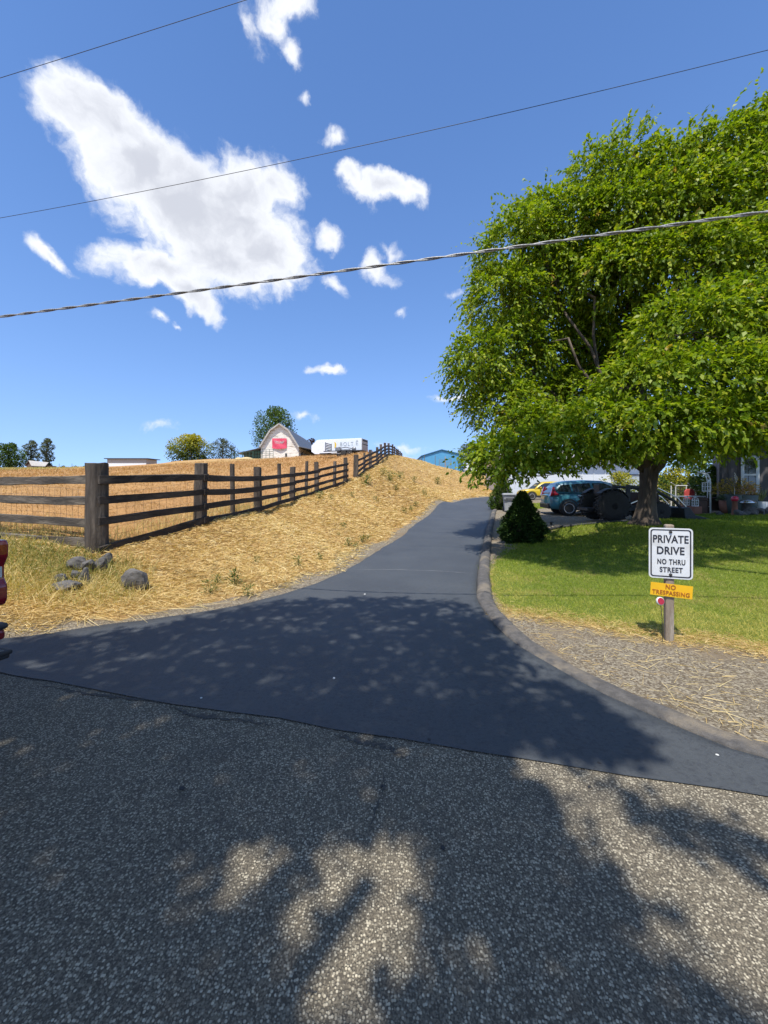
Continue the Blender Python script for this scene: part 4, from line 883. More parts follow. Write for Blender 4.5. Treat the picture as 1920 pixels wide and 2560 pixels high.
# ------------------------------------------------------------------ overhead lines
CABLE=pmat('aluminium_cable',(.40,.40,.40),(.16,.16,.16),60,.5,metal=.3); WIREB=pmat('dark_wire',(.035,.035,.04),None,10,.6)
def wireline(name,label,Yc,va,vb,vc,r,mat,twist=False):
    """va, vc, vb: screen heights at the left edge, the middle and the right edge; plan line Y = Yc - .15 X"""
    pts=[]
    def P(u,v):
        k=(u-CX)/F; Y=Yc/(1+.15*k); return np.array([k*Y,Y,EYE+(HZ-v)/F*Y])
    A_,B_,C_=P(0,va),P(960,vc),P(1920,vb)
    X=[A_[0],B_[0],C_[0]]; cz=np.polyfit(X,[A_[2],B_[2],C_[2]],2); xs_=np.linspace(-26,24,120)
    path=[(x,Yc-.15*x,np.polyval(cz,x)) for x in xs_]
    m=MB()
    if twist:
        for s_ in range(2):
            xs2=np.linspace(-14,14,700); m.tube([(x,Yc-.15*x+r*.62*math.cos(x*11+s_*math.pi),np.polyval(cz,x)+r*.62*math.sin(x*11+s_*math.pi)) for x in xs2],r*.62,5)
    else: m.tube(path,r,5)
    o=m.build(name,mat,None,True); return tag(o,label,'cable')
wireline('service_cable','thick twisted overhead cable, lowest of the three lines',4.05,792,529,663,.0135,CABLE,True)
wireline('power_wire','thin overhead wire in the middle of the sky',6.5,545,125,352,.0045,WIREB)
wireline('power_wire','thin overhead wire crossing the top left corner',6.0,195,-430,-112,.0045,WIREB)
# ------------------------------------------------------------------ barn
BW=pmat('peeling_white_boards',(.80,.77,.70),(.70,.66,.58),3,.9,.6,10,stretch=(.5,.5,4),c3=(.34,.28,.22),s3=1.1)
ROOF=pmat('grey_metal_roof',(.13,.135,.15),(.10,.105,.115),3,.5,.3,8,stretch=(4,.3,1),metal=.1); OLDW=pmat('old_barn_wood',(.16,.115,.08),(.09,.065,.05),3,.9,.6,12,stretch=(3,3,.3))
GREY=pmat('pale_trim',(.46,.44,.40),(.32,.30,.27),4,.85); DARK=pmat('dark_opening',(.02,.018,.016),None,3,.9); PINK=pmat('red_banner',(.66,.075,.13),(.58,.05,.10),2,.6); BTXT=pmat('banner_white',(.78,.74,.74),None,4,.6)
bx_,by_=at(699.5,88)[:2]; bz=EYE+(HZ-1147)/F*88; barn=thing('barn','white gambrel barn with peeling paint and a red banner','barn',(bx_,by_,bz))
hw,e,bk,bh,ap,LN=4.32,2.8,2.05,6.45,7.9,26
gp_=[(-hw,-.6),(hw,-.6),(hw,e),(bk,bh),(0,ap),(-bk,bh),(-hw,e)]
m=MB(); m.prism(gp_,0,LN,'Y'); m.build('wall',BW,barn)
for k,(a,b_) in enumerate((((0,ap),(bk,bh)),((bk,bh),(hw,e)),((0,ap),(-bk,bh)),((-bk,bh),(-hw,e)))):
    d=Vector((b_[0]-a[0],b_[1]-a[1])); n_=Vector((-d.y,d.x)).normalized(); n_=n_ if n_.y>0 else -n_
    dd_=d.normalized(); x=.25 if k in (1,3) else .0
    q=[(a[0],a[1]),(b_[0]+dd_.x*x,b_[1]+dd_.y*x)]; poly=[q[0],q[1],(q[1][0]+n_.x*.16,q[1][1]+n_.y*.16),(q[0][0]+n_.x*.16,q[0][1]+n_.y*.16)]
    m=MB(); m.prism(poly,-.55,LN+.4,'Y'); rfm=m.build('roof',ROOF,barn)
    poly=[(p[0]+n_.x*.03,p[1]+n_.y*.03) for p in poly]; m=MB(); m.prism([(q[0][0]-n_.x*.14,q[0][1]-n_.y*.14),(q[1][0]-n_.x*.14,q[1][1]-n_.y*.14),(q[1][0]+n_.x*.2,q[1][1]+n_.y*.2),(q[0][0]+n_.x*.2,q[0][1]+n_.y*.2)],-.68,-.56,'Y'); m.build('bargeboard',GREY,rfm)
m=MB(); m.prism([(hw+.1,2.72),(hw+4.6,1.75),(hw+4.6,1.9),(hw+.1,2.9)],-.2,LN-2,'Y'); lt=m.build('lean_to_roof',ROOF,barn)
for y in (0.3,5,10,15): 
    m=MB(); m.box((hw+4.4,y,.6),(.2,.2,2.5)); m.build('post',OLDW,lt)
m=MB(); m.box((hw+2.2,LN-2.2,1.),(4.4,.15,2.6)); m.build('back_wall',OLDW,lt)
m=MB(); m.prism([(-hw-.1,2.8),(-hw-6.2,1.35),(-hw-6.2,1.5),(-hw-.1,2.98)],2,LN-2,'Y'); lt2=m.build('lean_to_roof',ROOF,barn)
m=MB(); m.box((-hw-3.1,LN-4,.9),(6.,.2,2.6)); m.build('back_wall',OLDW,lt2)
m=MB(); m.box((-hw-3.1,6,.9),(6.,.12,2.2)); m.build('board_wall',OLDW,lt2)
m=MB(); m.box((1.45,-.03,.85),(.48,.08,.85)); wn_=m.build('window',GREY,barn); m=MB(); m.box((1.45,-.08,.85),(.34,.04,.7)); m.build('pane',DARK,wn_)
m=MB(); m.box((hw+.03,3.4,.95),(.08,1.2,1.9)); m.build('door',DARK,barn)
# lettering ghost line of old paint is wear; banner hangs on the gable
bn=thing('banner','sagging red banner with white lettering on the barn gable','banner',(bx_-.04,by_-.12,bz+3.55))
m=MB(); gx2=14; gy2=10; vs=[];fs=[]
def bwarp(x,z): return -.06-.14*max(0,1-abs(x)/1.7)*max(0,.5-z/2.2)*2+.05*math.sin(x*2.2+z*3)
for j in range(gy2+1):
    for i in range(gx2+1):
        x=-1.66+3.32*i/gx2; z=1.12-2.24*j/gy2; sag=.22*(1-(x/1.66)**2)*(j/gy2)
        vs.append((x,bwarp(x,z),z-sag))
for j in range(gy2):
    for i in range(gx2): fs.append((j*(gx2+1)+i,j*(gx2+1)+i+1,(j+1)*(gx2+1)+i+1,(j+1)*(gx2+1)+i))
m.add(vs,fs); bc=m.build('cloth',PINK,bn,True)
def tw(p): 
    x,z=p.x,p.y+.28; z2=z-.10*(1-(x/1.66)**2)-.0; xs3=x*(1-.16*max(0,.3-p.y)); return Vector((xs3,bwarp(x,z)-.05,z2))
text_part('TRUMP',1.,BTXT,bc,Matrix.Identity(4),2.35,.02,1.05,tw,.62)
# corral panels
CGR=pmat('green_steel_pipe',(.035,.10,.07),(.025,.07,.05),8,.5)
def panel(label,u0,u1,Y,h,grp,bars=6):
    a=at(u0,Y); b_=at(u1,Y+.6); z=max(a.z,b_.z); t=thing('corral_panel',label,'fence panel',a,0,grp)
    for k in range(bars):
        zz=.2+(h-.2)*k/(bars-1); m=MB(); m.tube([(0,0,zz),(b_.x-a.x,b_.y-a.y,zz)],.035,6); m.build('bar',CGR,t)
    for f in (0,.33,.66,1):
        m=MB(); m.tube([((b_.x-a.x)*f,(b_.y-a.y)*f,-.15),((b_.x-a.x)*f,(b_.y-a.y)*f,h)],.045,6); m.build('upright',CGR,t)
panel('green steel corral panel, leftmost below the lean-to',578,606,84,1.75,'green corral panels'); panel('green steel corral panel in the middle below the lean-to',607,632,84,1.75,'green corral panels'); panel('green steel corral panel at the left corner of the barn',633,654,84,1.75,'green corral panels'); panel('tall dark gate panel in front of the barn wall',656,683,85,2.15,'green corral panels',5)
HAY=pmat('loose_hay',(.58,.46,.24),(.45,.33,.15),6,.9,.8,20)
for u,s_,lb in ((597,1.,'small hay heap by the left corral panel'),(617,1.7,'larger hay heap behind the corral panels')):
    p=at(u,83); m=MB(); m.lathe([(s_*.95,-.1),(s_*.8,.15),(s_*.5,.36),(s_*.15,.46)],10); o=m.build('hay_heap',HAY,None,True); o.location=p; tag(o,lb,'hay heap')
# ------------------------------------------------------------------ trailers on the field edge
TWH=pmat('trailer_white',(.78,.80,.81),(.74,.76,.78),2,.35,coat=.3); TGR=pmat('trailer_letter_grey',(.34,.38,.38),None,4,.5); MOON=pmat('moon_gold',(.72,.44,.02),(.80,.58,.10),1.6,.5); TYRE=pmat('tyre_rubber',(.022,.021,.02),(.035,.033,.03),20,.85,.3); RIM=pmat('steel_rim',(.42,.36,.32),(.30,.25,.22),8,.5,metal=.4); BLK=pmat('black_steel',(.025,.025,.028),(.04,.04,.042),8,.6); ALU=pmat('grey_steel',(.30,.30,.30),(.2,.2,.2),5,.5,metal=.5)
def wheel(parent,c,r,w,rimmat,axis='Y',spokes=0,rimr=.62):
    m=MB(); m.lathe([(r*rimr,-w/2),(r*.93,-w/2),(r,-w*.32),(r,w*.32),(r*.93,w/2),(r*rimr,w/2)],24,c,axis); wh=m.build('wheel',TYRE,parent,True)
    m=MB()
    if spokes:
        for sgn_ in (-1,1):
            m.lathe([(r*rimr*1.02,sgn_*w*.5-.01),(r*rimr*1.02,sgn_*w*.5+.004),(r*rimr*.90,sgn_*w*.5+.004),(r*rimr*.90,sgn_*w*.5-.01)],24,c,axis,True)
            m.lathe([(r*.14,sgn_*w*.42-.01),(r*.14,sgn_*w*.42+.012)],12,c,axis)
            for k in range(spokes):
                for dth in (-.17,.17):
                    th=2*math.pi*k/spokes; rot=Matrix.Rotation(-th-dth*.0,3,'Y'); q=Vector((r*rimr*.52,0,dth*r*.42)); m.box(Vector(c)+Vector((0,sgn_*w*.42,0))+rot@q,(r*rimr*.86,.02,r*.075),rot)
        d=MB(); d.lathe([(r*rimr,-w*.3),(r*rimr,w*.3)],20,c,axis); d.build('brake',BLK,wh)
    else:
        m.lathe([(r*rimr,-w*.42),(r*rimr*.7,-w*.2),(r*rimr*.7,w*.2),(r*rimr,w*.42)],18,c,axis); m.lathe([(r*.2,-w*.5),(r*.2,w*.5)],10,c,axis)
    m.build('rim',rimmat,wh,not spokes); return wh
A0=px(904,1139,49); A0[2]=Hs(A0[0],A0[1]); dA=Vector((-.95,.31,0)); ra=math.atan2(dA.y,dA.x)
bt=thing('enclosed_trailer','white enclosed cargo trailer with grey lettering and a gold moon','trailer',A0,ra)
zt=EYE+(HZ-1095)/F*49-A0[2]; zb=.42; LT=6.3; WT=2.2   # local +x to the nose, +y is the near side? near side is +y after rotation
near=1 if (Matrix.Rotation(ra,3,'Z')@Vector((0,1,0))).y<0 else -1
ys_=sorted((0,-near*WT))
prof=[(0,zb),(LT+.35,zb),(LT+.9,zb+.35),(LT+.9,zt-.75),(LT+.1,zt-.06),(LT-.2,zt),(0,zt)]
m=MB(); m.prism(prof,ys_[0],ys_[1],'Y'); body=m.build('body',TWH,bt,False,bevel=.04)
m=MB(); m.box((-.03,-near*WT/2,(zb+zt)/2),(.05,WT-.1,zt-zb-.1)); dr=m.build('rear_door',GREY,bt); 
for z in (zt-.75,): 
    m=MB(); m.box((-.06,-near*WT/2,z),(.04,WT-.1,.08)); m.build('door_seam',BLK,dr)
m=MB(); m.box((-.06,-near*WT/2,zt-.25),(.03,WT-.5,.22)); m.build('vent_panel',BLK,dr)
for x in (2.3,3.2): wheel(bt,(x,-near*.15,.36),.36,.24,RIM)
def bmt(x,z): return Matrix.Translation((x,near*.012,z))@(Matrix.Rotation(math.pi,4,'Z') if near>0 else Matrix.Identity(4))@Matrix.Rotation(R(90),4,'X')
hT=zt-zb
text_part('BOLT',.6,TGR,body,bmt(2.05,zb+hT*.63),1.85,.002,1.3,high=.50)
text_part('\u0112',.6,TGR,body,bmt(.62,zb+hT*.70),.32,.002,1.,high=.62)
m=MB(); cpt=[(.16*0,0)]; pts=[(0.33*math.cos(R(a)),.42*math.sin(R(a))) for a in range(-90,91,12)]+[(.02+.06*math.cos(R(a)),.40*math.sin(R(a))) for a in range(80,-81,-20)]
m.prism([(3.85-x,zb+hT*.60+z) for x,z in pts],near*.004,near*.014,'Y'); m.build('moon_emblem',MOON,body)
# flatbed with ramp in front
F0=px(902,1141,46.5); F0[2]=Hs(F0[0],F0[1]); fbt=thing('flatbed_trailer','low dark flatbed trailer with raised ramp in front of the white trailer','trailer',F0,ra)
m=MB(); m.box((2.45,-near*.9,.62),(5.1,1.8,.14)); m.box((5.2,-near*.9,.45),(1.6,.12,.12)); m.build('deck',BLK,fbt)
m=MB(); m.box((1.9,near*.02,.66),(1.9,.2,.08)); m.build('fender',BLK,fbt)
for x in (1.45,2.25):
    wheel(fbt,(x,near*.02,.36),.36,.22,RIM); wheel(fbt,(x,-near*1.8,.36),.36,.22,RIM)
m=MB(); m.box((4.2,near*.02,.50),(2.1,.06,.13)); m.build('side_rail',TWH,fbt)
m=MB(); 
for k in range(5): m.box((4.75,-near*.9,.85+.2*k),(.06,1.7,.12),Matrix.Rotation(R(8),3,'Y'))
for y in (0.,-1.7): m.box((4.75,near*y,1.22),(.07,.08,1.1))
m.build('ramp',ALU,fbt)
eq=thing('farm_implement','jumble of grey steel farm implement parts on the flatbed','implement',F0+np.array([0,0,0]),ra)
m=MB(); m.box((2.6,-near*.7,.78),(1.8,.5,.16)); m.box((3.3,-near*.5,.92),(.5,.4,.4)); m.tube([(1.0,-near*.6,.85),(2.2,-near*.5,1.12),(3.6,-near*.6,.98)],.06,6); m.build('frame',ALU,eq)
m=MB(); m.lathe([(.26,-.1),(.30,0),(.26,.1)],14,(1.1,-near*.5,.88),'Y'); m.build('roller',ALU,eq,True); m=MB(); m.lathe([(.22,-.08),(.22,.08)],12,(2.95,-near*.3,.95),'Y'); m.build('roller',ALU,eq)
# ------------------------------------------------------------------ far sheds
def gshed(name,label,u0,u1,vt_,vb,Y,dep,wallm,roofm,over=.3,slope=.6,cat='shed'):
    a=at(u0,Y); b_=at(u1,Y); zb_=EYE+(HZ-vb)/F*Y; zt_=EYE+(HZ-vt_)/F*Y; zg=min(a.z,b_.z)-.6
    t=thing(name,label,cat,((a.x+b_.x)/2,Y,zg)); w=b_.x-a.x; return t,w,zt_-zg
t,w,h=gshed('white_shed','long white shed with dark low roof beyond the field rise',268,366,1146,1168,130,6,None,None)
m=MB(); m.box((0,3,h/2-.1),(w,6,h-.2)); wl=m.build('wall',GREY,t)
m=MB(); m.box((0,-.04,(h-.2)*.42),(w*.99,.06,(h-.2)*.42)); m.build('white_band',TWH,wl)
m=MB(); m.prism([(-.6,h-.2),(6.8,h-.15),(6.8,h+.1),(-.6,h+.05)],-w/2-.7,w/2+.8,'X'); m.build('roof',BLK,t)
t,w,h=gshed('wooden_shed','little brown shed with pale sloping roof at the far left',66,118,1151,1170,150,6,None,None)
m=MB(); m.prism([(-w/2,0),(-w/2+5,0),(-w/2+5,h-1.6),(-w/2+2.4,h-.3),(-w/2,h-1.8)],0,.3,'Y'); m.box((0,2.2,(h-2)/2),(w,4,h-2)); m.build('wall',OLDW,t)
m=MB(); rq=[(-w/2+1.2,-.4,h),(w/2-1.2,2,h-.6),(w/2+.3,-1.2,h-2.3),(-w/2+3.4,-1.6,h-2.1)]; m.add(rq+[(p[0],p[1],p[2]-.2) for p in rq],[(0,1,2,3),(7,6,5,4),(0,4,5,1),(1,5,6,2),(2,6,7,3),(3,7,4,0)]); m.build('roof',GREY,t)
m=MB(); rq=[(-w/2-.4,-.3,h-2.0),(-w/2+1.2,-.4,h),(-w/2+1.2,4,h),(-w/2-.4,4,h-2.)]; m.add(rq+[(p[0],p[1],p[2]-.2) for p in rq],[(0,1,2,3),(7,6,5,4),(0,4,5,1),(1,5,6,2),(2,6,7,3),(3,7,4,0)]); m.build('roof',OLDW,t)
for u in (148,180,212):
    p=at(u,120); m=MB(); m.tube([(0,0,-.3),(0,0,hgt(1159,p))],.05,5); o=m.build('fence_post',BLK,None); o.location=p; tag(o,'thin dark fence post on the far skyline, %s of three'%{148:'leftmost',180:'middle',212:'rightmost'}[u],'post','thin posts on the skyline')
# ------------------------------------------------------------------ blue metal building
BLU=pmat('blue_metal',(.10,.34,.56),(.09,.31,.52),1.2,.45,spec=.4); BLD=pmat('dark_blue_trim',(.025,.12,.22),None,4,.5)
YB=112; zl=EYE+(HZ-1190)/F*YB; xl=(1055-CX)/F*YB; xr=(1156.5-CX)/F*YB; zq=lambda v: EYE+(HZ-v)/F*YB-zl
bb=thing('blue_building','light blue metal building with low gable roof on the rise','building',((xl+xr)/2,YB,zl)); hw=(xr-xl)/2; xa=(1104-CX)/F*YB-(xl+xr)/2
zg=-1.5
m=MB(); m.prism([(-hw,zg),(hw,zg),(hw,zq(1138)),(xa,zq(1126)),(-hw,zq(1141))],0,18,'Y'); bw=m.build('wall',BLU,bb)
nr_=46
for k in range(nr_):
    x=-hw+2*hw*(k+.5)/nr_; zt_=np.interp(x,[-hw,xa,hw],[zq(1141),zq(1126),zq(1138)]); m=MB(); m.box((x,-.02,(zg+zt_)/2),(.09,.05,zt_-zg-.1)); m.build('panel_rib',BLU,bw)
for a,b_ in (((-hw-.25,zq(1141)-.02),(xa,zq(1126)+.04)),((xa,zq(1126)+.04),(hw+.25,zq(1138)-.02))):
    m=MB(); m.prism([a,b_,(b_[0],b_[1]+.28),(a[0],a[1]+.28)],-.3,18.3,'Y'); m.build('roof',BLD,bb)
for s_ in (-1,1): m=MB(); m.box((s_*hw,-.03,(zg+zq(1140))/2),(.22,.12,zq(1140)-zg)); m.build('corner_trim',BLD,bw)
# pipe gate and posts in front of it
g=at(1098,66); gt=thing('pipe_gate','small grey pipe gate in front of the blue building','gate',g)
for k in range(5): m=MB(); m.tube([(0,0,.35+.27*k),(2.1,.3,.35+.27*k)],.03,5); m.build('bar',ALU,gt)
for x in (0,1.05,2.1): m=MB(); m.tube([(x,x*.14,-.3),(x,x*.14,1.5)],.04,5); m.build('upright',ALU,gt)
for u,lb,w_,h_ in ((1163,'thick pale wooden post right of the blue building',.24,1.75),(1113,'pale post at the grey pipe gate',.13,2.0),(1088,'thin dark post left of the grey pipe gate',.08,1.7),(1138,'thin post right of the grey pipe gate',.08,1.6),(1061,'thin post at the left corner of the blue building',.08,1.4)):
    p=at(u,64); m=MB(); m.box((0,0,h_/2-.2),(w_,w_,h_+.4),None,.94); o=m.build('fence_post',PW if w_>.1 else OLDW,None,bevel=.01); o.location=p; tag(o,lb,'post')
# white camper behind
cp=at(1168,62); ct=thing('camper_trailer','white round-nosed camper trailer behind the hanging branches','trailer',cp)
m=MB(); m.prism([(0,.35),(5.6,.35),(5.6,2.2),(5.2,2.45),(1.0,2.4),(.45,1.9),(.1,1.0)],0,2.2,'Y'); m.build('body',TWH,ct,False,bevel=.08)
m=MB(); m.box((2.2,-.02,1.6),(.9,.04,.5)); m.build('window',DARK,ct)
for x in (2.6,3.4): wheel(ct,(x,.1,.33),.33,.2,RIM)
# ------------------------------------------------------------------ vehicles
GLASS=pmat('dark_glass',(.012,.016,.018),(.02,.024,.026),3,.06,spec=.8,coat=.4); CHROME=pmat('bright_metal',(.60,.60,.60),(.5,.5,.5),6,.25,metal=.9); ALLOY=pmat('alloy_wheel',(.62,.62,.63),(.52,.52,.53),8,.35,metal=.5); CLAD=pmat('black_cladding',(.02,.02,.022),(.03,.03,.032),8,.6)
LAMPR=pmat('tail_lamp_red',(.27,.005,.009),(.19,.003,.007),6,.15,coat=.8); LAMPW=pmat('reverse_lamp',(.62,.64,.64),(.45,.47,.47),20,.2,coat=.6)
def interp(x,xs_,ys2): return float(np.interp(x,xs_,ys2))
def car(name,label,loc,rz,paint,k=1.,spokes=5,tail=True):
    """estate-shaped car, local +x forward; k scales it"""
    t=thing(name,label,'car',loc,rz)
    S=[-2.28,-2.24,-2.1,-1.8,-1.3,-.6,.2,.9,1.2,1.6,2.0,2.2,2.28]
    hwid=[.66,.76,.84,.89,.91,.91,.91,.90,.89,.87,.80,.70,.56]; ztop=[.86,.98,1.04,1.06,1.05,1.04,1.03,1.01,1.0,.97,.90,.80,.66]; zbot=[.42,.34,.30,.27,.25,.24,.24,.24,.25,.26,.30,.34,.40]
    rings=[]
    for x,w,zt_,zb_ in zip(S,hwid,ztop,zbot):
        r=[]
        for a,b_ in ((0,0),(.86,0),(.97,.10),(1.,.30),(1.,.62),(.985,.80),(.95,.93),(.86,1.),(0,1.02),(-.86,1.),(-.95,.93),(-.985,.80),(-1.,.62),(-1.,.30),(-.97,.10),(-.86,0)):
            r.append((x*k,a*w*k,(zb_+(zt_-zb_)*b_)*k))
        rings.append(r)
    m=MB(); m.loft(rings); body=m.build('body',paint,t,True)
    gx3=[-2.18,-2.0,-1.78,-1.4,-.6,.1,.45,.75,1.12]; gz3=[1.04,1.36,1.56,1.63,1.67,1.64,1.55,1.34,1.0]
    rings=[]
    for x,z in zip(gx3,gz3):
        f=(z-1.0)/.67; wl=.86; wt=.86-.20*f; r=[(x*k,0,1.0*k),(x*k,wl*k,1.0*k),(x*k,(wl*.5+wt*.5)*k,(1+(z-1)*.5)*k),(x*k,wt*k,(z-.04*f)*k),(x*k,(wt-.10)*k,z*k),(x*k,0,(z+.02*f)*k),(x*k,-(wt-.10)*k,z*k),(x*k,-wt*k,(z-.04*f)*k),(x*k,-(wl*.5+wt*.5)*k,(1+(z-1)*.5)*k),(x*k,-wl*k,1.0*k)]
        rings.append(r)
    m=MB(); m.loft(rings); m.build('roof',paint,t,True)
    def sidey(z): return (.862-.20*(z-1.0)/.67+.012)
    wins=[[(-1.98,1.14),(-1.72,1.44),(-1.35,1.47),(-1.28,1.10)],[(-1.20,1.10),(-1.26,1.48),(-.45,1.53),(-.38,1.08)],[(-.28,1.08),(-.34,1.53),(.18,1.52),(.52,1.36),(.86,1.08)]]
    for s_ in (-1,1):
        for w in wins:
            m=MB(); n_=len(w); vs=[(x*k,s_*sidey(z)*k,z*k) for x,z in w]+[(x*k,s_*(sidey(z)-.03)*k,z*k) for x,z in w]
            m.add(vs,[tuple(range(n_)),tuple(range(2*n_-1,n_-1,-1))]+[(i,(i+1)%n_,n_+(i+1)%n_,n_+i) for i in range(n_)]); m.build('side_window',GLASS,t)
        for xw in (-1.42,1.36):
            m=MB(); n_=18; pts=[(xw+.43*math.cos(R(a)),.36+.43*math.sin(R(a))) for a in np.linspace(-12,192,n_)]+[(xw+.36*math.cos(R(a)),.36+.36*math.sin(R(a))) for a in np.linspace(192,-12,n_)]
            m.prism([(x*k,z*k) for x,z in pts],s_*.84*k,s_*.925*k,'Y'); ar=m.build('wheel_arch',CLAD,t)
            m=MB(); m.lathe([(.385*k,-.10*k),(.385*k,.10*k)],20,(xw*k,s_*.70*k,.36*k),'Y'); m.build('arch_well',CLAD,ar)
            wheel(t,(xw*k,s_*.83*k,.345*k),.345*k,.215*k,ALLOY,'Y',spokes,.66)
        m=MB(); m.box((-.05*k,s_*.905*k,.33*k),(2.0*k,.05*k,.16*k)); m.build('sill',CLAD,t,bevel=.01)
        m=MB(); m.box((.62*k,s_*.98*k,1.12*k),(.12*k,.2*k,.14*k)); m.build('mirror',paint,t,bevel=.03)
        for xh in (-.95,.05): m=MB(); m.box((xh*k,s_*.918*k,.95*k),(.2*k,.03*k,.03*k)); m.build('door_handle',CHROME,t)
        if tail:
            m=MB(); yl=lambda z: (.90-.10*max(0,z-1.0)/.5)
            pl=[(-2.26,.92),(-1.86,.99),(-2.0,1.12),(-2.05,1.36),(-2.12,1.36),(-2.2,1.10)]
            vs=[(x*k,s_*(sidey(max(z,1.))+.045 if z>1.05 else .905)*k,z*k) for x,z in pl]+[(x*k,s_*.70*k,z*k) for x,z in pl]; n_=len(pl)
            m.add(vs,[tuple(range(n_)),tuple(range(2*n_-1,n_-1,-1))]+[(i,(i+1)%n_,n_+(i+1)%n_,n_+i) for i in range(n_)]); m.build('tail_light',LAMPR,t)
    m=MB(); m.add([(-2.20*k,.62*k,1.08*k),(-2.20*k,-.62*k,1.08*k),(-1.86*k,-.55*k,1.53*k),(-1.86*k,.55*k,1.53*k),(-2.13*k,.62*k,1.06*k),(-2.13*k,-.62*k,1.06*k),(-1.79*k,-.55*k,1.51*k),(-1.79*k,.55*k,1.51*k)],[(0,1,2,3),(7,6,5,4),(0,4,5,1),(1,5,6,2),(2,6,7,3),(3,7,4,0)]); m.build('rear_window',GLASS,t)
    m=MB(); m.add([(1.14*k,.74*k,1.02*k),(1.14*k,-.74*k,1.02*k),(.50*k,-.60*k,1.55*k),(.50*k,.60*k,1.55*k),(1.06*k,.74*k,1.0*k),(1.06*k,-.74*k,1.0*k),(.42*k,-.60*k,1.53*k),(.42*k,.60*k,1.53*k)],[(0,1,2,3),(7,6,5,4),(0,4,5,1),(1,5,6,2),(2,6,7,3),(3,7,4,0)]); m.build('windscreen',GLASS,t)
    m=MB(); m.box((-2.25*k,0,.44*k),(.14*k,1.5*k,.26*k)); bp_=m.build('rear_bumper',CLAD,t,bevel=.04); m=MB(); m.box((-2.33*k,0,.52*k),(.03*k,1.1*k,.05*k)); m.build('trim',CHROME,bp_)
    m=MB(); m.box((-2.285*k,0,.93*k),(.03*k,.9*k,.05*k)); m.build('rear_trim',CHROME,t)
    m=MB(); m.box((2.24*k,0,.44*k),(.12*k,1.3*k,.24*k)); m.build('front_bumper',CLAD,t,bevel=.04)
    return t
TEAL=pmat('teal_paint',(.035,.16,.205),(.03,.14,.185),2,.3,coat=.8); YPA=pmat('yellow_paint',(.56,.40,.02),(.5,.36,.02),2,.3,coat=.6)
cy=18.7; cx_=(1354-CX)/F*(cy-.9)+2.28+.62; cp_=Vector((cx_,cy,Hs(cx_,cy)+.0)); car('parked_suv','blue-green SUV parked on the gravel behind the tractor','x',0,TEAL) if False else car('parked_suv','blue-green SUV parked on the gravel behind the tractor',cp_,R(-8),TEAL)
yp_=at(1330,29.5); car('parked_car','small yellow car in the sun behind the back lawn',Vector((yp_.x+.9,29.5,yp_.z)),R(178),YPA,.84,5,False)
# ---- tractor with loader
TRM=pmat('tractor_dark_red',(.05,.012,.01),(.035,.01,.009),6,.6); TRK=pmat('loader_grey',(.03,.032,.036),(.018,.019,.021),5,.6,c3=(.05,.048,.046),s3=5)
ty=13.9; tx=(1507-CX)/F*ty; tb=Vector((tx,ty,Hs(tx,ty))); tr=thing('tractor','dark tractor with front loader in the shade behind the tree trunk','tractor',tb,R(-2)); tr.scale=(.85,.85,.85)
def lug_wheel(c,r,w,n_=22):
    wh=wheel(tr,c,r*.95,w,TRK,'Y',0,.60); m=MB()
    for k in range(n_):
        for s_ in (-1,1):
            th=2*math.pi*(k+.25*s_)/n_; rot=Matrix.Rotation(-th,3,'Y')@Matrix.Rotation(R(24*s_),3,'X'); rot2=Matrix.Rotation(-th,3,'Y'); q=rot2@Vector((r*.965,0,0)); m.box(Vector(c)+q+Vector((0,s_*w*.24,0)),(r*.09,w*.52,r*.07),Matrix.Rotation(-th,3,'Y')@Matrix.Rotation(R(22*s_),3,'X'))
    m.build('tread',TYRE,wh)
for s_ in (-1,1):
    lug_wheel((0,s_*.72,.66),.66,.40); lug_wheel((1.92,s_*.66,.42),.42,.28,16)
    m=MB(); pts=[(.72*math.cos(R(a)),.66+.73*math.sin(R(a))) for a in np.linspace(30,135,10)]+[(.70*math.cos(R(a)),.66+.70*math.sin(R(a))) for a in np.linspace(135,30,10)]; m.prism(pts,s_*.46,s_*.80,'Y'); m.build('fender',BLK,tr)
    # loader arm
    m=MB(); m.box((.75,s_*.52,.95),(.14,.10,1.15)); m.tube([(.7,s_*.52,1.45),(1.7,s_*.52,1.38),(2.6,s_*.52,.86),(3.02,s_*.5,.42)],.06,6); m.build('loader_arm',TRK,tr)
    m=MB(); m.tube([(.85,s_*.52,.75),(1.9,s_*.52,1.22)],.035,6); m.tube([(2.0,s_*.47,1.38),(2.75,s_*.47,1.0),(3.1,s_*.47,.62)],.03,6); m.build('hydraulic_ram',CHROME,tr)
m=MB(); m.box((1.45,0,.95),(1.35,.58,.52)); m.build('hood',TRM,tr,bevel=.06)
m=MB(); m.box((.9,0,.62),(2.2,.42,.36)); m.box((1.92,0,.45),(.16,1.1,.14)); m.box((0,0,.62),(.3,1.1,.24)); m.build('chassis',TRK,tr)
m=MB(); m.box((2.14,0,.92),(.05,.5,.42)); m.build('grille',BLK,tr)
m=MB(); m.box((.0,0,1.12),(.46,.5,.12)); m.box((-.22,0,1.34),(.10,.5,.42)); m.build('seat',BLK,tr,bevel=.03)
m=MB(); m.lathe([(.19,-.015),(.205,0),(.19,.015),(.175,0)],18,(.55,0,1.40),'Z',True); m.tube([(.75,0,1.1),(.55,0,1.40)],.025,6); m.build('steering_wheel',BLK,tr)
m=MB(); m.tube([(1.7,.16,1.18),(1.7,.16,1.62)],.035,8); m.build('exhaust',BLK,tr)
m=MB(); m.prism([(2.80,.08),(3.45,.02),(3.78,.16),(3.2,.30),(2.98,.62),(2.74,.58)],-.86,.86,'Y'); m.build('bucket',TRK,tr,bevel=.02)
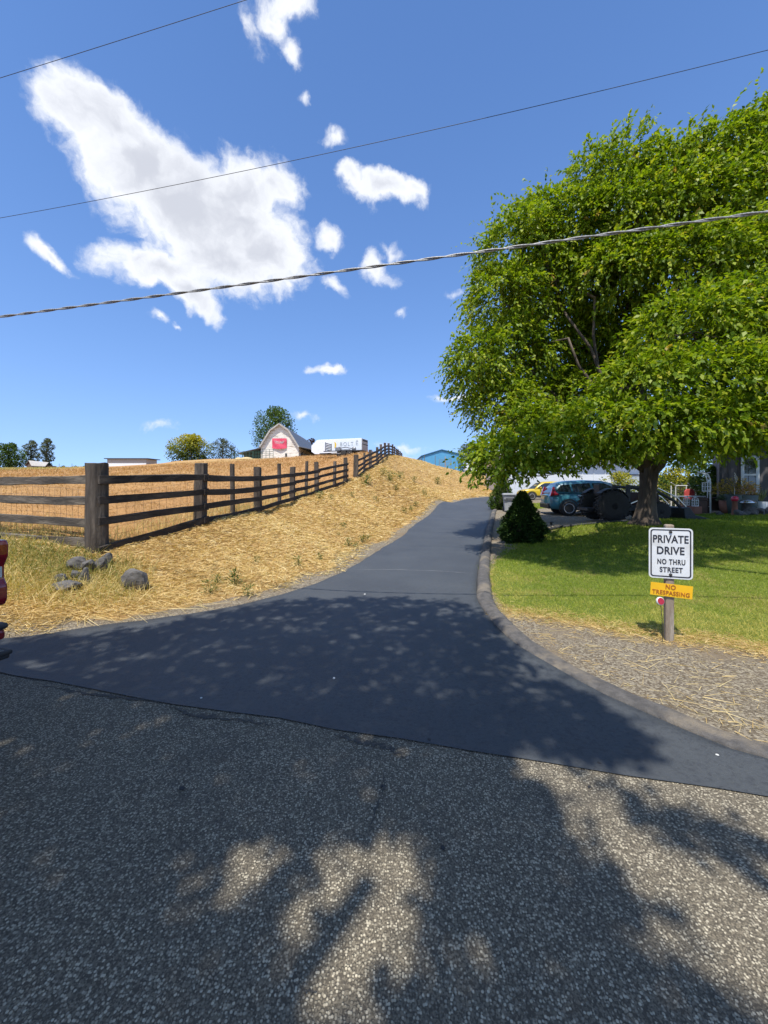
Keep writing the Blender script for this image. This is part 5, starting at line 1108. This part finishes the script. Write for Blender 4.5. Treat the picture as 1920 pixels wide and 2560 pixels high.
m=MB(); m.box((-.62,0,.50),(.5,.9,.10)); m.tube([(-.3,.3,.5),(-.95,.3,.35)],.03,6); m.tube([(-.3,-.3,.5),(-.95,-.3,.35)],.03,6); m.build('hitch',BLK,tr)
# ---- red pickup at the left edge
REDP=pmat('red_truck_paint',(.20,.006,.010),(.16,.005,.008),2,.25,coat=.8)
rx_=Vector((.962,-.272,0)); tk_rz=math.atan2(rx_.y,rx_.x)   # local +x points to the rear
tk=thing('pickup_truck','red pickup at the left edge showing its tail light and step bumper','truck',(-2.53,2.62,0),tk_rz)
tk.location=(-2.615,2.66,Hs(-2.6,2.6)+.01)
# the right-hand rear corner is local (0,0); the truck spans y from -2 to 0 and x from 0 to -5.6
m=MB(); m.box((-1.0,-1.0,.98),(1.98,1.94,.50)); m.build('bed',REDP,tk,bevel=.05)
m=MB(); m.box((-.03,-1.0,.98),(.05,1.5,.52)); tg=m.build('tailgate',REDP,tk,bevel=.02); m=MB(); m.box((.005,-1.,1.08),(.03,.28,.1)); m.build('handle',BLK,tg)
m=MB(); m.tube([(-1.95,-.07,1.27),(-.06,-.07,1.27),(-.01,-.07,1.25)],.045,10); m.build('bed_rail',BLK,tk,True); m=MB(); m.tube([(-1.95,-1.93,1.27),(-.03,-1.93,1.27)],.045,10); m.build('bed_rail',BLK,tk,True)
for yl in (-.09,-1.91):
    m=MB(); pr=[(-.16,1.24),(.02,1.24),(.035,1.21),(.035,1.13),(.0,1.07),(-.005,1.06),(-.005,.98),(.0,.97),(.025,.93),(.025,.83),(.0,.79),(-.16,.79)]; m.prism(pr,yl-.09,yl+.085,'Y'); tl=m.build('tail_light',LAMPR,tk,False,bevel=.012)
    m=MB(); m.box((-.004,yl,1.02),(.014,.13,.075)); m.build('reverse_lamp',LAMPW,tl,bevel=.004)
m=MB(); m.box((-.1,-1.0,.73),(.2,1.9,.14)); m.build('lower_panel',REDP,tk,bevel=.03)
m=MB(); m.box((-.02,-1.0,.655),(.14,1.98,.045)); bu=m.build('bumper',BLK,tk,bevel=.02); m=MB(); m.box((-.02,-1.0,.60),(.125,1.95,.07)); m.build('bumper_face',REDP,bu,bevel=.02)
m=MB(); m.box((.07,-.46,.51),(.20,.80,.03)); m.box((.07,-.46,.485),(.18,.78,.03)); st_=m.build('step',CLAD,tk,bevel=.01)
m=MB()
for k in range(7): m.box((-.005+.025*k,-.46,.528),(.008,.72,.008))
for k in range(20): m.box((.07,-.80+.036*k,.528),(.16,.006,.007))
m.build('grip_pattern',ALU,st_)
m=MB(); m.prism([(-2.0,.55),(-2.0,1.25),(-2.15,1.30),(-2.35,1.86),(-3.3,1.88),(-3.95,1.35),(-5.2,1.25),(-5.35,.95),(-5.35,.5)],-1.96,-.04,'Y'); m.build('cab',REDP,tk,bevel=.06)
for s_,y in ((1,-.035),(-1,-1.965)): 
    m=MB(); m.prism([(-2.4,1.32),(-2.52,1.78),(-3.25,1.80),(-3.7,1.32)],y-.012,y+.012,'Y'); m.build('side_window',GLASS,tk)
for x in (-1.15,-4.5):
    for y in (-.18,-1.82): wheel(tk,(x,y,.39),.39,.26,ALLOY,'Y',6,.6)
# ------------------------------------------------------------------ bin
BIN=pmat('grey_bin_plastic',(.36,.37,.385),(.32,.33,.345),4,.55); BIND=pmat('dark_bin_plastic',(.10,.105,.115),None,4,.55)
bp0=Vector(px(1272,1279,20.2)); bp0.z=Hs(bp0.x,bp0.y); hb=hgt(1233,bp0)
bn_=thing('wheelie_bin','grey wheeled rubbish bin between the two conifers','bin',bp0,R(-12))
m=MB(); rs=[]
for z,w,d in ((0.03,.44,.48),(.3,.48,.52),(hb*.75,.55,.60),(hb-.1,.60,.66)): rs.append([(-w/2,-d/2,z),(w/2,-d/2,z),(w/2,d/2,z),(-w/2,d/2,z)])
m.loft(rs); m.build('body',BIN,bn_,False,bevel=.03)
m=MB(); m.box((0,0,hb-.07),(.65,.72,.07)); m.box((0,-.02,hb-.03),(.6,.66,.05)); m.build('lid',BIN,bn_,False,bevel=.025)
m=MB(); m.box((.0,-.325,hb*.70),(.36,.03,.11)); m.box((-.2,-.325,hb*.66),(.2,.03,.08)); m.build('grip',BIND,bn_,bevel=.01)
for s_ in (-1,1): wheel(bn_,(s_*.26,.25,.12),.12,.06,BIND,'X')
# ------------------------------------------------------------------ buildings right
WSD=pmat('white_siding',(.70,.72,.73),(.66,.68,.69),2,.6,.2,6,stretch=(.3,.3,5)); GSD=pmat('grey_siding',(.115,.105,.11),(.095,.088,.092),3,.8,.3,12,stretch=(6,6,.3)); TRIM=pmat('white_trim',(.66,.70,.74),(.6,.64,.68),4,.5); PALE=pmat('pale_grey_door',(.40,.44,.45),None,2,.6)
wb=Vector((11.4,35,Hs(14,35)-.2)); wbt=thing('white_outbuilding','long white building behind the cars and the tractor','building',wb)
m=MB(); m.box((6.2,4,1.75),(12.4,8,3.5)); wl=m.build('wall',WSD,wbt)
for k in range(12): m=MB(); m.box((.5+1.03*k,-.02,1.75),(.06,.05,3.4)); m.build('batten',WSD,wl)
m=MB(); m.box((10.6,-.05,1.05),(2.6,.08,2.0)); dr=m.build('garage_door',PALE,wbt); m=MB(); m.box((10.6,-.11,2.1),(2.9,.06,.09)); m.build('shadow_strip',BLK,dr)  # black strip stands in for the shadow band above the door
m=MB(); m.prism([(-.6,3.5),(8.6,3.5),(4,4.7)],-.5,12.9,'X'); m.build('roof',GREY,wbt)
hd=Vector((.80,-.60,0)).normalized(); hA=Vector(((1806-CX)/F*16.2,16.2,0)); hA.z=Hs(hA.x,hA.y)-.3
hs_=thing('grey_house','grey-sided house with a white-framed window at the right edge','house',hA,math.atan2(hd.y,hd.x))
m=MB(); m.box((4,2.5,1.9),(8,5,3.8)); hw_=m.build('wall',GSD,hs_)
for k in range(26): m=MB(); m.box((.3*k+.2,-.012,1.9),(.02,.03,3.7)); m.build('groove_batten',GSD,hw_)
m=MB(); m.prism([(-.7,3.75),(5.7,3.75),(2.5,5.2)],-.6,8.6,'X'); m.build('roof',BLK,hs_)
m=MB(); m.box((-.06,-.06,1.9),(.10,.10,3.7)); m.build('downpipe',BLK,hs_)
fw=lambda u: None
zw0=EYE+(HZ-1231)/F*15.7-hA.z; zw1=EYE+(HZ-1143)/F*15.7-hA.z; x0w,x1w=.62,1.07; cxw=(x0w+x1w)/2; czw=(zw0+zw1)/2; hwn=zw1-zw0
m=MB()
for c,d in (((x0w,-.04,czw),(.10,.1,hwn)),((x1w,-.04,czw),(.10,.1,hwn)),((cxw,-.04,zw0),(x1w-x0w+.1,.12,.10)),((cxw,-.04,zw1),(x1w-x0w+.1,.1,.10)),((cxw,-.045,czw),(x1w-x0w,.1,.07))): m.box(c,d)
wf=m.build('window',TRIM,hs_)
for z in (czw-hwn*.25,czw+hwn*.25): m=MB(); m.box((cxw,-.01,z),(x1w-x0w-.1,.02,hwn*.5-.08)); m.build('pane',GLASS,wf)
# ------------------------------------------------------------------ garden furniture
WHM=pmat('white_painted_metal',(.72,.72,.70),(.62,.62,.60),8,.5); BRN=pmat('dark_brown_wood',(.075,.045,.03),(.045,.03,.02),5,.8,.5); CHR=pmat('red_cushion',(.52,.08,.07),(.44,.06,.055),8,.8); TERR=pmat('terracotta_pot',(.28,.12,.08),None,6,.8); GPOT=pmat('grey_green_pot',(.10,.13,.125),(.075,.10,.095),5,.7)
def gat(u,v,Y):
    p=Vector(px(u,v,Y)); p.z=Hs(p.x,p.y); return p
p=gat(1776,1277,15.6); t=thing('garden_arch','white metal garden arch pole with curved top','arch',p); hh_=hgt(1183,p)
m=MB(); m.tube([(0,0,-.1),(0,0,hh_*.74),(-.02,0,hh_*.86),(-.10,0,hh_*.97),(-.25,.05,hh_*1.03),(-.42,.12,hh_*1.0)],.028,8); m.build('pole',WHM,t,True)
m=MB()
for k in range(5): m.tube([(0,0,.3+.35*k),(.18,.35,.3+.35*k)],.012,5)
m.tube([(.18,.35,-.1),(.18,.35,hh_*.8),(0.1,.35,hh_*.97),(-.25,.45,hh_*1.08)],.02,6); m.build('rungs',WHM,t)
def cage(name,label,p,w,h,dome,hang=0.):
    t=thing(name,label,'bird cage',p); m=MB()
    for k in range(10):
        a=2*math.pi*k/10; x,y=w/2*math.cos(a),w/2*math.sin(a); pts=[(x,y,hang),(x,y,hang+h*(.62 if dome else 1))]
        if dome: pts+=[(x*.8,y*.8,hang+h*.85),(x*.3,y*.3,hang+h*.98)]
        m.tube(pts,.009,4)
    for z in ((0,.3,.62) if dome else (0,.5,1)): m.lathe([(w/2+.01,hang+h*z-.01),(w/2+.01,hang+h*z+.01),(w/2-.012,hang+h*z+.01),(w/2-.012,hang+h*z-.01)],14,(0,0,0),'Z',True)
    m.build('bars',WHM,t); m=MB(); m.lathe([(w/2,hang-.03),(w/2,hang+.0)],14); m.build('base',WHM,t)
    if dome:
        m=MB(); m.lathe([(.03,hang+h*.97),(.035,hang+h*1.03),(.01,hang+h*1.08)],8); m.build('finial',WHM,t)
    else:
        m=MB(); m.tube([(0,0,hang+h),(0,0,hang+h+.3)],.006,4); m.build('hook',WHM,t)
    return t
p=gat(1766,1270,15.3); cage('hanging_cage','white square-topped cage hanging from the garden arch',p,.27,.33,False,hgt(1227,p))
p=gat(1716,1280,15.8); bs=hgt(1262,p); cage('lantern_cage','white domed lantern cage, left one of the pair',p,.22,hgt(1243,p)-bs,True,bs)
m=MB(); m.box((0,0,bs/2-.03),(.3,.3,bs)); o=m.build('plinth',TERR,None,bevel=.01); o.location=p; tag(o,'low block under the left white lantern cage','plinth')
p=gat(1738,1280,15.5); bs=hgt(1264,p); cage('lantern_cage','white domed lantern cage, right one of the pair',p,.22,hgt(1243,p)-bs,True,bs)
m=MB(); m.box((0,0,bs/2-.03),(.3,.3,bs)); o=m.build('plinth',TERR,None,bevel=.01); o.location=p; tag(o,'low block under the right white lantern cage','plinth')
p=gat(1728,1262,17.4); t=thing('garden_table','white garden table behind the lantern cages','table',p); zt_=hgt(1241,p)
m=MB(); m.box((0,0,zt_),(.85,.6,.04)); m.build('tabletop',WHM,t,bevel=.01)
for sx in (-1,1):
    for sy in (-1,1): m=MB(); m.tube([(sx*.36,sy*.24,-.05),(sx*.36,sy*.24,zt_)],.02,6); m.build('leg',WHM,t)
p=gat(1731,1262,18.2); t=thing('garden_chair','red garden chair with rounded back behind the white table','chair',p); zt_=hgt(1223,p); zs=hgt(1245,p)
m=MB(); m.prism([(-.24,zs),(.24,zs),(.25,zt_-.12),(.16,zt_),(-.12,zt_+.01),(-.22,zt_-.1)],.16,.24,'Y'); m.build('backrest',CHR,t,False,bevel=.02)
m=MB(); m.box((0,-.05,zs-.02),(.5,.46,.10)); m.build('seat',CHR,t,bevel=.03)
for sx in (-1,1):
    for sy in (-.2,.15): m=MB(); m.tube([(sx*.2,sy,-.05),(sx*.2,sy,zs-.04)],.018,6); m.build('leg',BLK,t)
p=gat(1792,1276,16.0); t=thing('planter_bench','dark brown wooden planter bench on posts','planter',p); zt_=hgt(1244,p)
m=MB(); m.box((0,0,zt_-.05),(1.15,.5,.12)); m.build('tray',BRN,t,bevel=.01)
for x in (-.5,.5): m=MB(); m.box((x,0,(zt_-.1)/2-.02),(.14,.42,zt_-.1)); m.build('leg',BRN,t)
m=MB(); m.box((0,.18,zt_*.5),(.95,.05,zt_*.7)); m.build('back_panel',pmat('red_brown_board',(.12,.075,.06),None,5,.8),t)
def pot_plant(name,label,p,w,h,z0,cols,n_,ll,lw,potm,poth,spiky=False,cat='plant'):
    t=thing(name,label,cat,p); m_=foliage(name+'_leaf',cols,.35,.5,.3)
    th=rng.uniform(0,6.28,n_); rr=rng.uniform(0,1,n_)**.6*w/2
    if spiky: P=np.stack([rr*.15*np.cos(th),rr*.15*np.sin(th),np.full(n_,z0)],1); A=np.stack([np.cos(th)*rng.uniform(.1,.8,n_),np.sin(th)*rng.uniform(.1,.8,n_),np.ones(n_)],1); L=rng.uniform(.6,1,n_)*h
    else: P=np.stack([rr*np.cos(th),rr*np.sin(th),z0+rng.uniform(0,1,n_)*h*(1-.5*(rr/(w/2))**2)],1); A=np.stack([np.cos(th),np.sin(th),rng.uniform(-.2,1,n_)],1); L=rng.uniform(.7,1.2,n_)*ll
    leafmesh('leaves',P,A,L,L*lw,m_,np.clip(rng.normal(.5,.22,n_),0,1),t)
    m=MB()
    if potm is None: m.tube([(0,0,-.1),(0,0,z0+h*.4)],[.03,.012],6); m.build('stem',BARK,t)
    else: m.lathe([(poth*.32,-.02),(poth*.42,poth*.5),(poth*.46,poth),(poth*.38,poth),(poth*.36,poth*.9)],14); m.build('pot',potm,t,True)
    return t
p=gat(1838,1268,15.2); h0=hgt(1236,p); pot_plant('japanese_maple','yellow-orange leafed small maple in front of the house',p,1.35,hgt(1199,p)-h0+.1,h0,[(.12,.12,.02),(.3,.22,.02),(.45,.30,.04),(.5,.33,.2)],900,.11,.35,GPOT,h0)
p=gat(1866,1268,15.0); h0=hgt(1238,p); pot_plant('pink_shrub','small pink-leaved shrub below the house window',p,.5,.42,h0,[(.3,.16,.1),(.48,.28,.2),(.6,.38,.3),(.62,.45,.36)],300,.08,.5,GPOT,h0)
p=gat(1903,1272,15.0); h0=hgt(1254,p); pot_plant('spiky_plant','pale spiky yucca-like plant in a low pot at the right edge',p,.6,hgt(1214,p)-h0,h0,[(.12,.16,.06),(.25,.28,.12),(.36,.37,.18),(.42,.42,.24)],34,.4,.07,WHM,h0,True)
p=gat(1816,1272,15.4); h0=hgt(1246,p); pot_plant('succulent','blue-green succulent left of the maple',p,.5,.3,h0-.1,[(.06,.10,.07),(.12,.18,.12),(.2,.26,.18),(.25,.3,.2)],200,.12,.4,TERR,h0-.08)
p=gat(1837,1262,14.6); h0=hgt(1247,p); m=MB(); m.lathe([(.02,h0-.11),(.09,h0-.08),(.12,h0),(.09,h0+.08),(.02,h0+.11)],14); t=thing('gazing_ball','pink-red ball on a pedestal in front of the planter','garden ball',p); m.build('ball',pmat('pink_ball',(.6,.03,.07),None,4,.25,coat=.5),t,True)
m=MB(); m.lathe([(.16,-.05),(.10,.1),(.08,h0-.1),(.12,h0-.09)],12); m.build('pedestal',TERR,t,True)
p=gat(1868,1272,14.8); h0=hgt(1258,p); t=thing('bird_bath','silver dome on a stone stand below the window','bird bath',p); m=MB(); m.lathe([(.26,h0),(.27,h0+.03),(.20,h0+.12),(.06,h0+.19)],16); m.build('dome',CHROME,t,True); m=MB(); m.lathe([(.2,-.05),(.14,.1),(.14,h0-.02),(.24,h0)],12); m.build('stand',ROCK,t,True)
p=gat(1836,1276,15.0); t=thing('wind_spinner','white diamond-shaped wire ornament on a rod before the house','ornament',p); zc_=hgt(1197,p)
m=MB(); m.tube([(0,0,-.1),(0,0,zc_-.3)],.01,5); m.build('rod',WHM,t)
m=MB()
for s_ in (1.,.6,.3):
    q=[(0,0,zc_+.24*s_),(.13*s_,0,zc_),(0,0,zc_-.27*s_),(-.13*s_,0,zc_),(0,0,zc_+.24*s_)]; m.tube(q,.010,4,False)
m.build('diamond',WHM,t)
# wire yard fence behind the furniture
p=gat(1678,1262,19.2); t=thing('chain_link_fence','pale chain-link yard fence behind the garden furniture','fence',p); q=gat(1768,1262,19.2)-p
pts=[(0,0),(.45,.3),(q.x,q.y+.3)]; hf=hgt(1214,p)
for k,(x,y) in enumerate(pts+[(q.x*.55,.3)]): m=MB(); m.tube([(x,y,-.1),(x,y,hf)],.025,6); m.build('post',WHM,t)
m=MB(); m.tube([(0,0,hf+.16),(.45,.3,hf),(q.x,q.y+.3,hf)],.022,6); m.build('top_rail',WHM,t)
m=MB()
for i in range(26):
    x=.45+(q.x-.45)*i/25
    for s_ in (-1,1): m.tube([(x,.3,0),(x+s_*.5,.3,hf*.5),(x,.3,hf)],.003,3,False)
m.build('mesh',WIRE,t)
# low rock edging below the plants
for i,(u,v,w_,h_,lb) in enumerate(((1848,1280,.42,.34,'leftmost rock of the low garden edging'),(1866,1281,.36,.30,'dark rock under the silver dome'),(1884,1281,.46,.40,'largest rock of the low garden edging'),(1902,1280,.38,.34,'rock below the spiky plant'),(1918,1280,.4,.4,'last rock of the garden edging at the right edge'),(1800,1284,.28,.2,'low pale rock in front of the planter bench'))):
    rock(lb,u,v,w_,.34,h_,40+i,'rocks edging the garden bed',i*.7,0,gat(u,v,14.4+.1*i))
# blue-roofed vehicle/greenhouse far behind the arch
p=gat(1765,1235,27); t=thing('greenhouse','pale blue glazed greenhouse behind the garden shrubs','greenhouse',p); zt_=hgt(1182,p)
m=MB(); m.box((0,.9,zt_*.33),(2.4,1.8,zt_*.66)); m.build('wall',PALE,t)
SKB=pmat('pale_blue_glazing',(.22,.36,.50),(.30,.44,.56),2,.2)
for k in range(4): m=MB(); x=-1.2+.6*k; m.add([(x+.02,-.1,zt_*.66),(x+.58,-.1,zt_*.66),(x+.58,.9,zt_),(x+.02,.9,zt_),(x+.02,-.06,zt_*.64),(x+.58,-.06,zt_*.64),(x+.58,.94,zt_-.04),(x+.02,.94,zt_-.04)],[(0,1,2,3),(7,6,5,4),(0,4,5,1),(1,5,6,2),(2,6,7,3),(3,7,4,0)]); m.build('roof_pane',SKB,t)
for k in range(5): m=MB(); x=-1.2+.6*k; m.tube([(x,-.12,zt_*.66),(x,.9,zt_+.02)],.02,4); m.build('glazing_bar',WHM,t)
# path light and lawn edging
p=gat(1378,1318,12.2); t=thing('path_light','small black path light standing in the shaded gravel','path light',p); m=MB(); m.tube([(0,0,-.05),(0,0,.2)],.012,6); m.build('stem',BLK,t); m=MB(); m.lathe([(.035,.13),(.035,.19),(.085,.2),(.07,.225),(.01,.24)],12); m.build('cap',BLK,t,True)
p=gat(1560,1303,12.9); t=thing('path_light','second black path light beside the tractor wheel','path light',p); m=MB(); m.tube([(0,0,-.05),(0,0,.2)],.012,6); m.build('stem',BLK,t); m=MB(); m.lathe([(.035,.13),(.035,.19),(.085,.2),(.07,.225),(.01,.24)],12); m.build('cap',BLK,t,True)
eg=[tuple(hit(*q)[:2]) for q in ((1330,1338),(1395,1321),(1482,1312),(1560,1306),(1643,1293))]; E=resample(eg,40); m=MB(); m.tube([(x,y,Hs(x,y)+.035) for x,y in E],.045,7); o=m.build('lawn_edging',CLAD,None,True); tag(o,'black plastic edging between the lawn and the shaded gravel','edging')
# a few dark pebbles and pale scraps on the paving
PEB=pmat('dark_pebble',(.03,.03,.032),None,10,.8); SCR=pmat('pale_scrap',(.6,.6,.57),None,10,.7)
for i,(u,v,s_,mt,lb) in enumerate(((1107,2128,.020,PEB,'dark pebble on the street near the sunlit patch'),(955,1972,.014,PEB,'dark pebble on the street in line with the crack'),(1473,1976,.016,PEB,'dark pebble on the street at the right'),(455,1980,.02,PEB,'dark pebble on the street at the left'),(1498,1915,.02,PEB,'dark pebble on the seam of the driveway'),(1073,1857,.018,PEB,'dark pebble just below the seam'),(835,1702,.022,SCR,'pale leaf scrap in the middle of the driveway'),(912,1489,.022,SCR,'white scrap on the driveway at the cable shadow'),(503,1752,.016,SCR,'white scrap on the driveway near the seam'),(1793,1896,.012,SCR,'white scrap on the driveway apron at the right'))):
    p=hit(u,v); m=MB(); m.lathe([(s_*.4,0),(s_*.6,s_*.2),(s_*.45,s_*.45),(.001,s_*.55)],7); m.v=[(x*(1.4 if i%2 else .8),y,z) for x,y,z in m.v]; o=m.build('pebble' if mt is PEB else 'scrap',mt,None); o.location=(p.x,p.y,p.z+(.016 if mt is SCR else .011)); o.rotation_euler=(0,0,i); tag(o,lb,'pebble' if mt is PEB else 'litter')
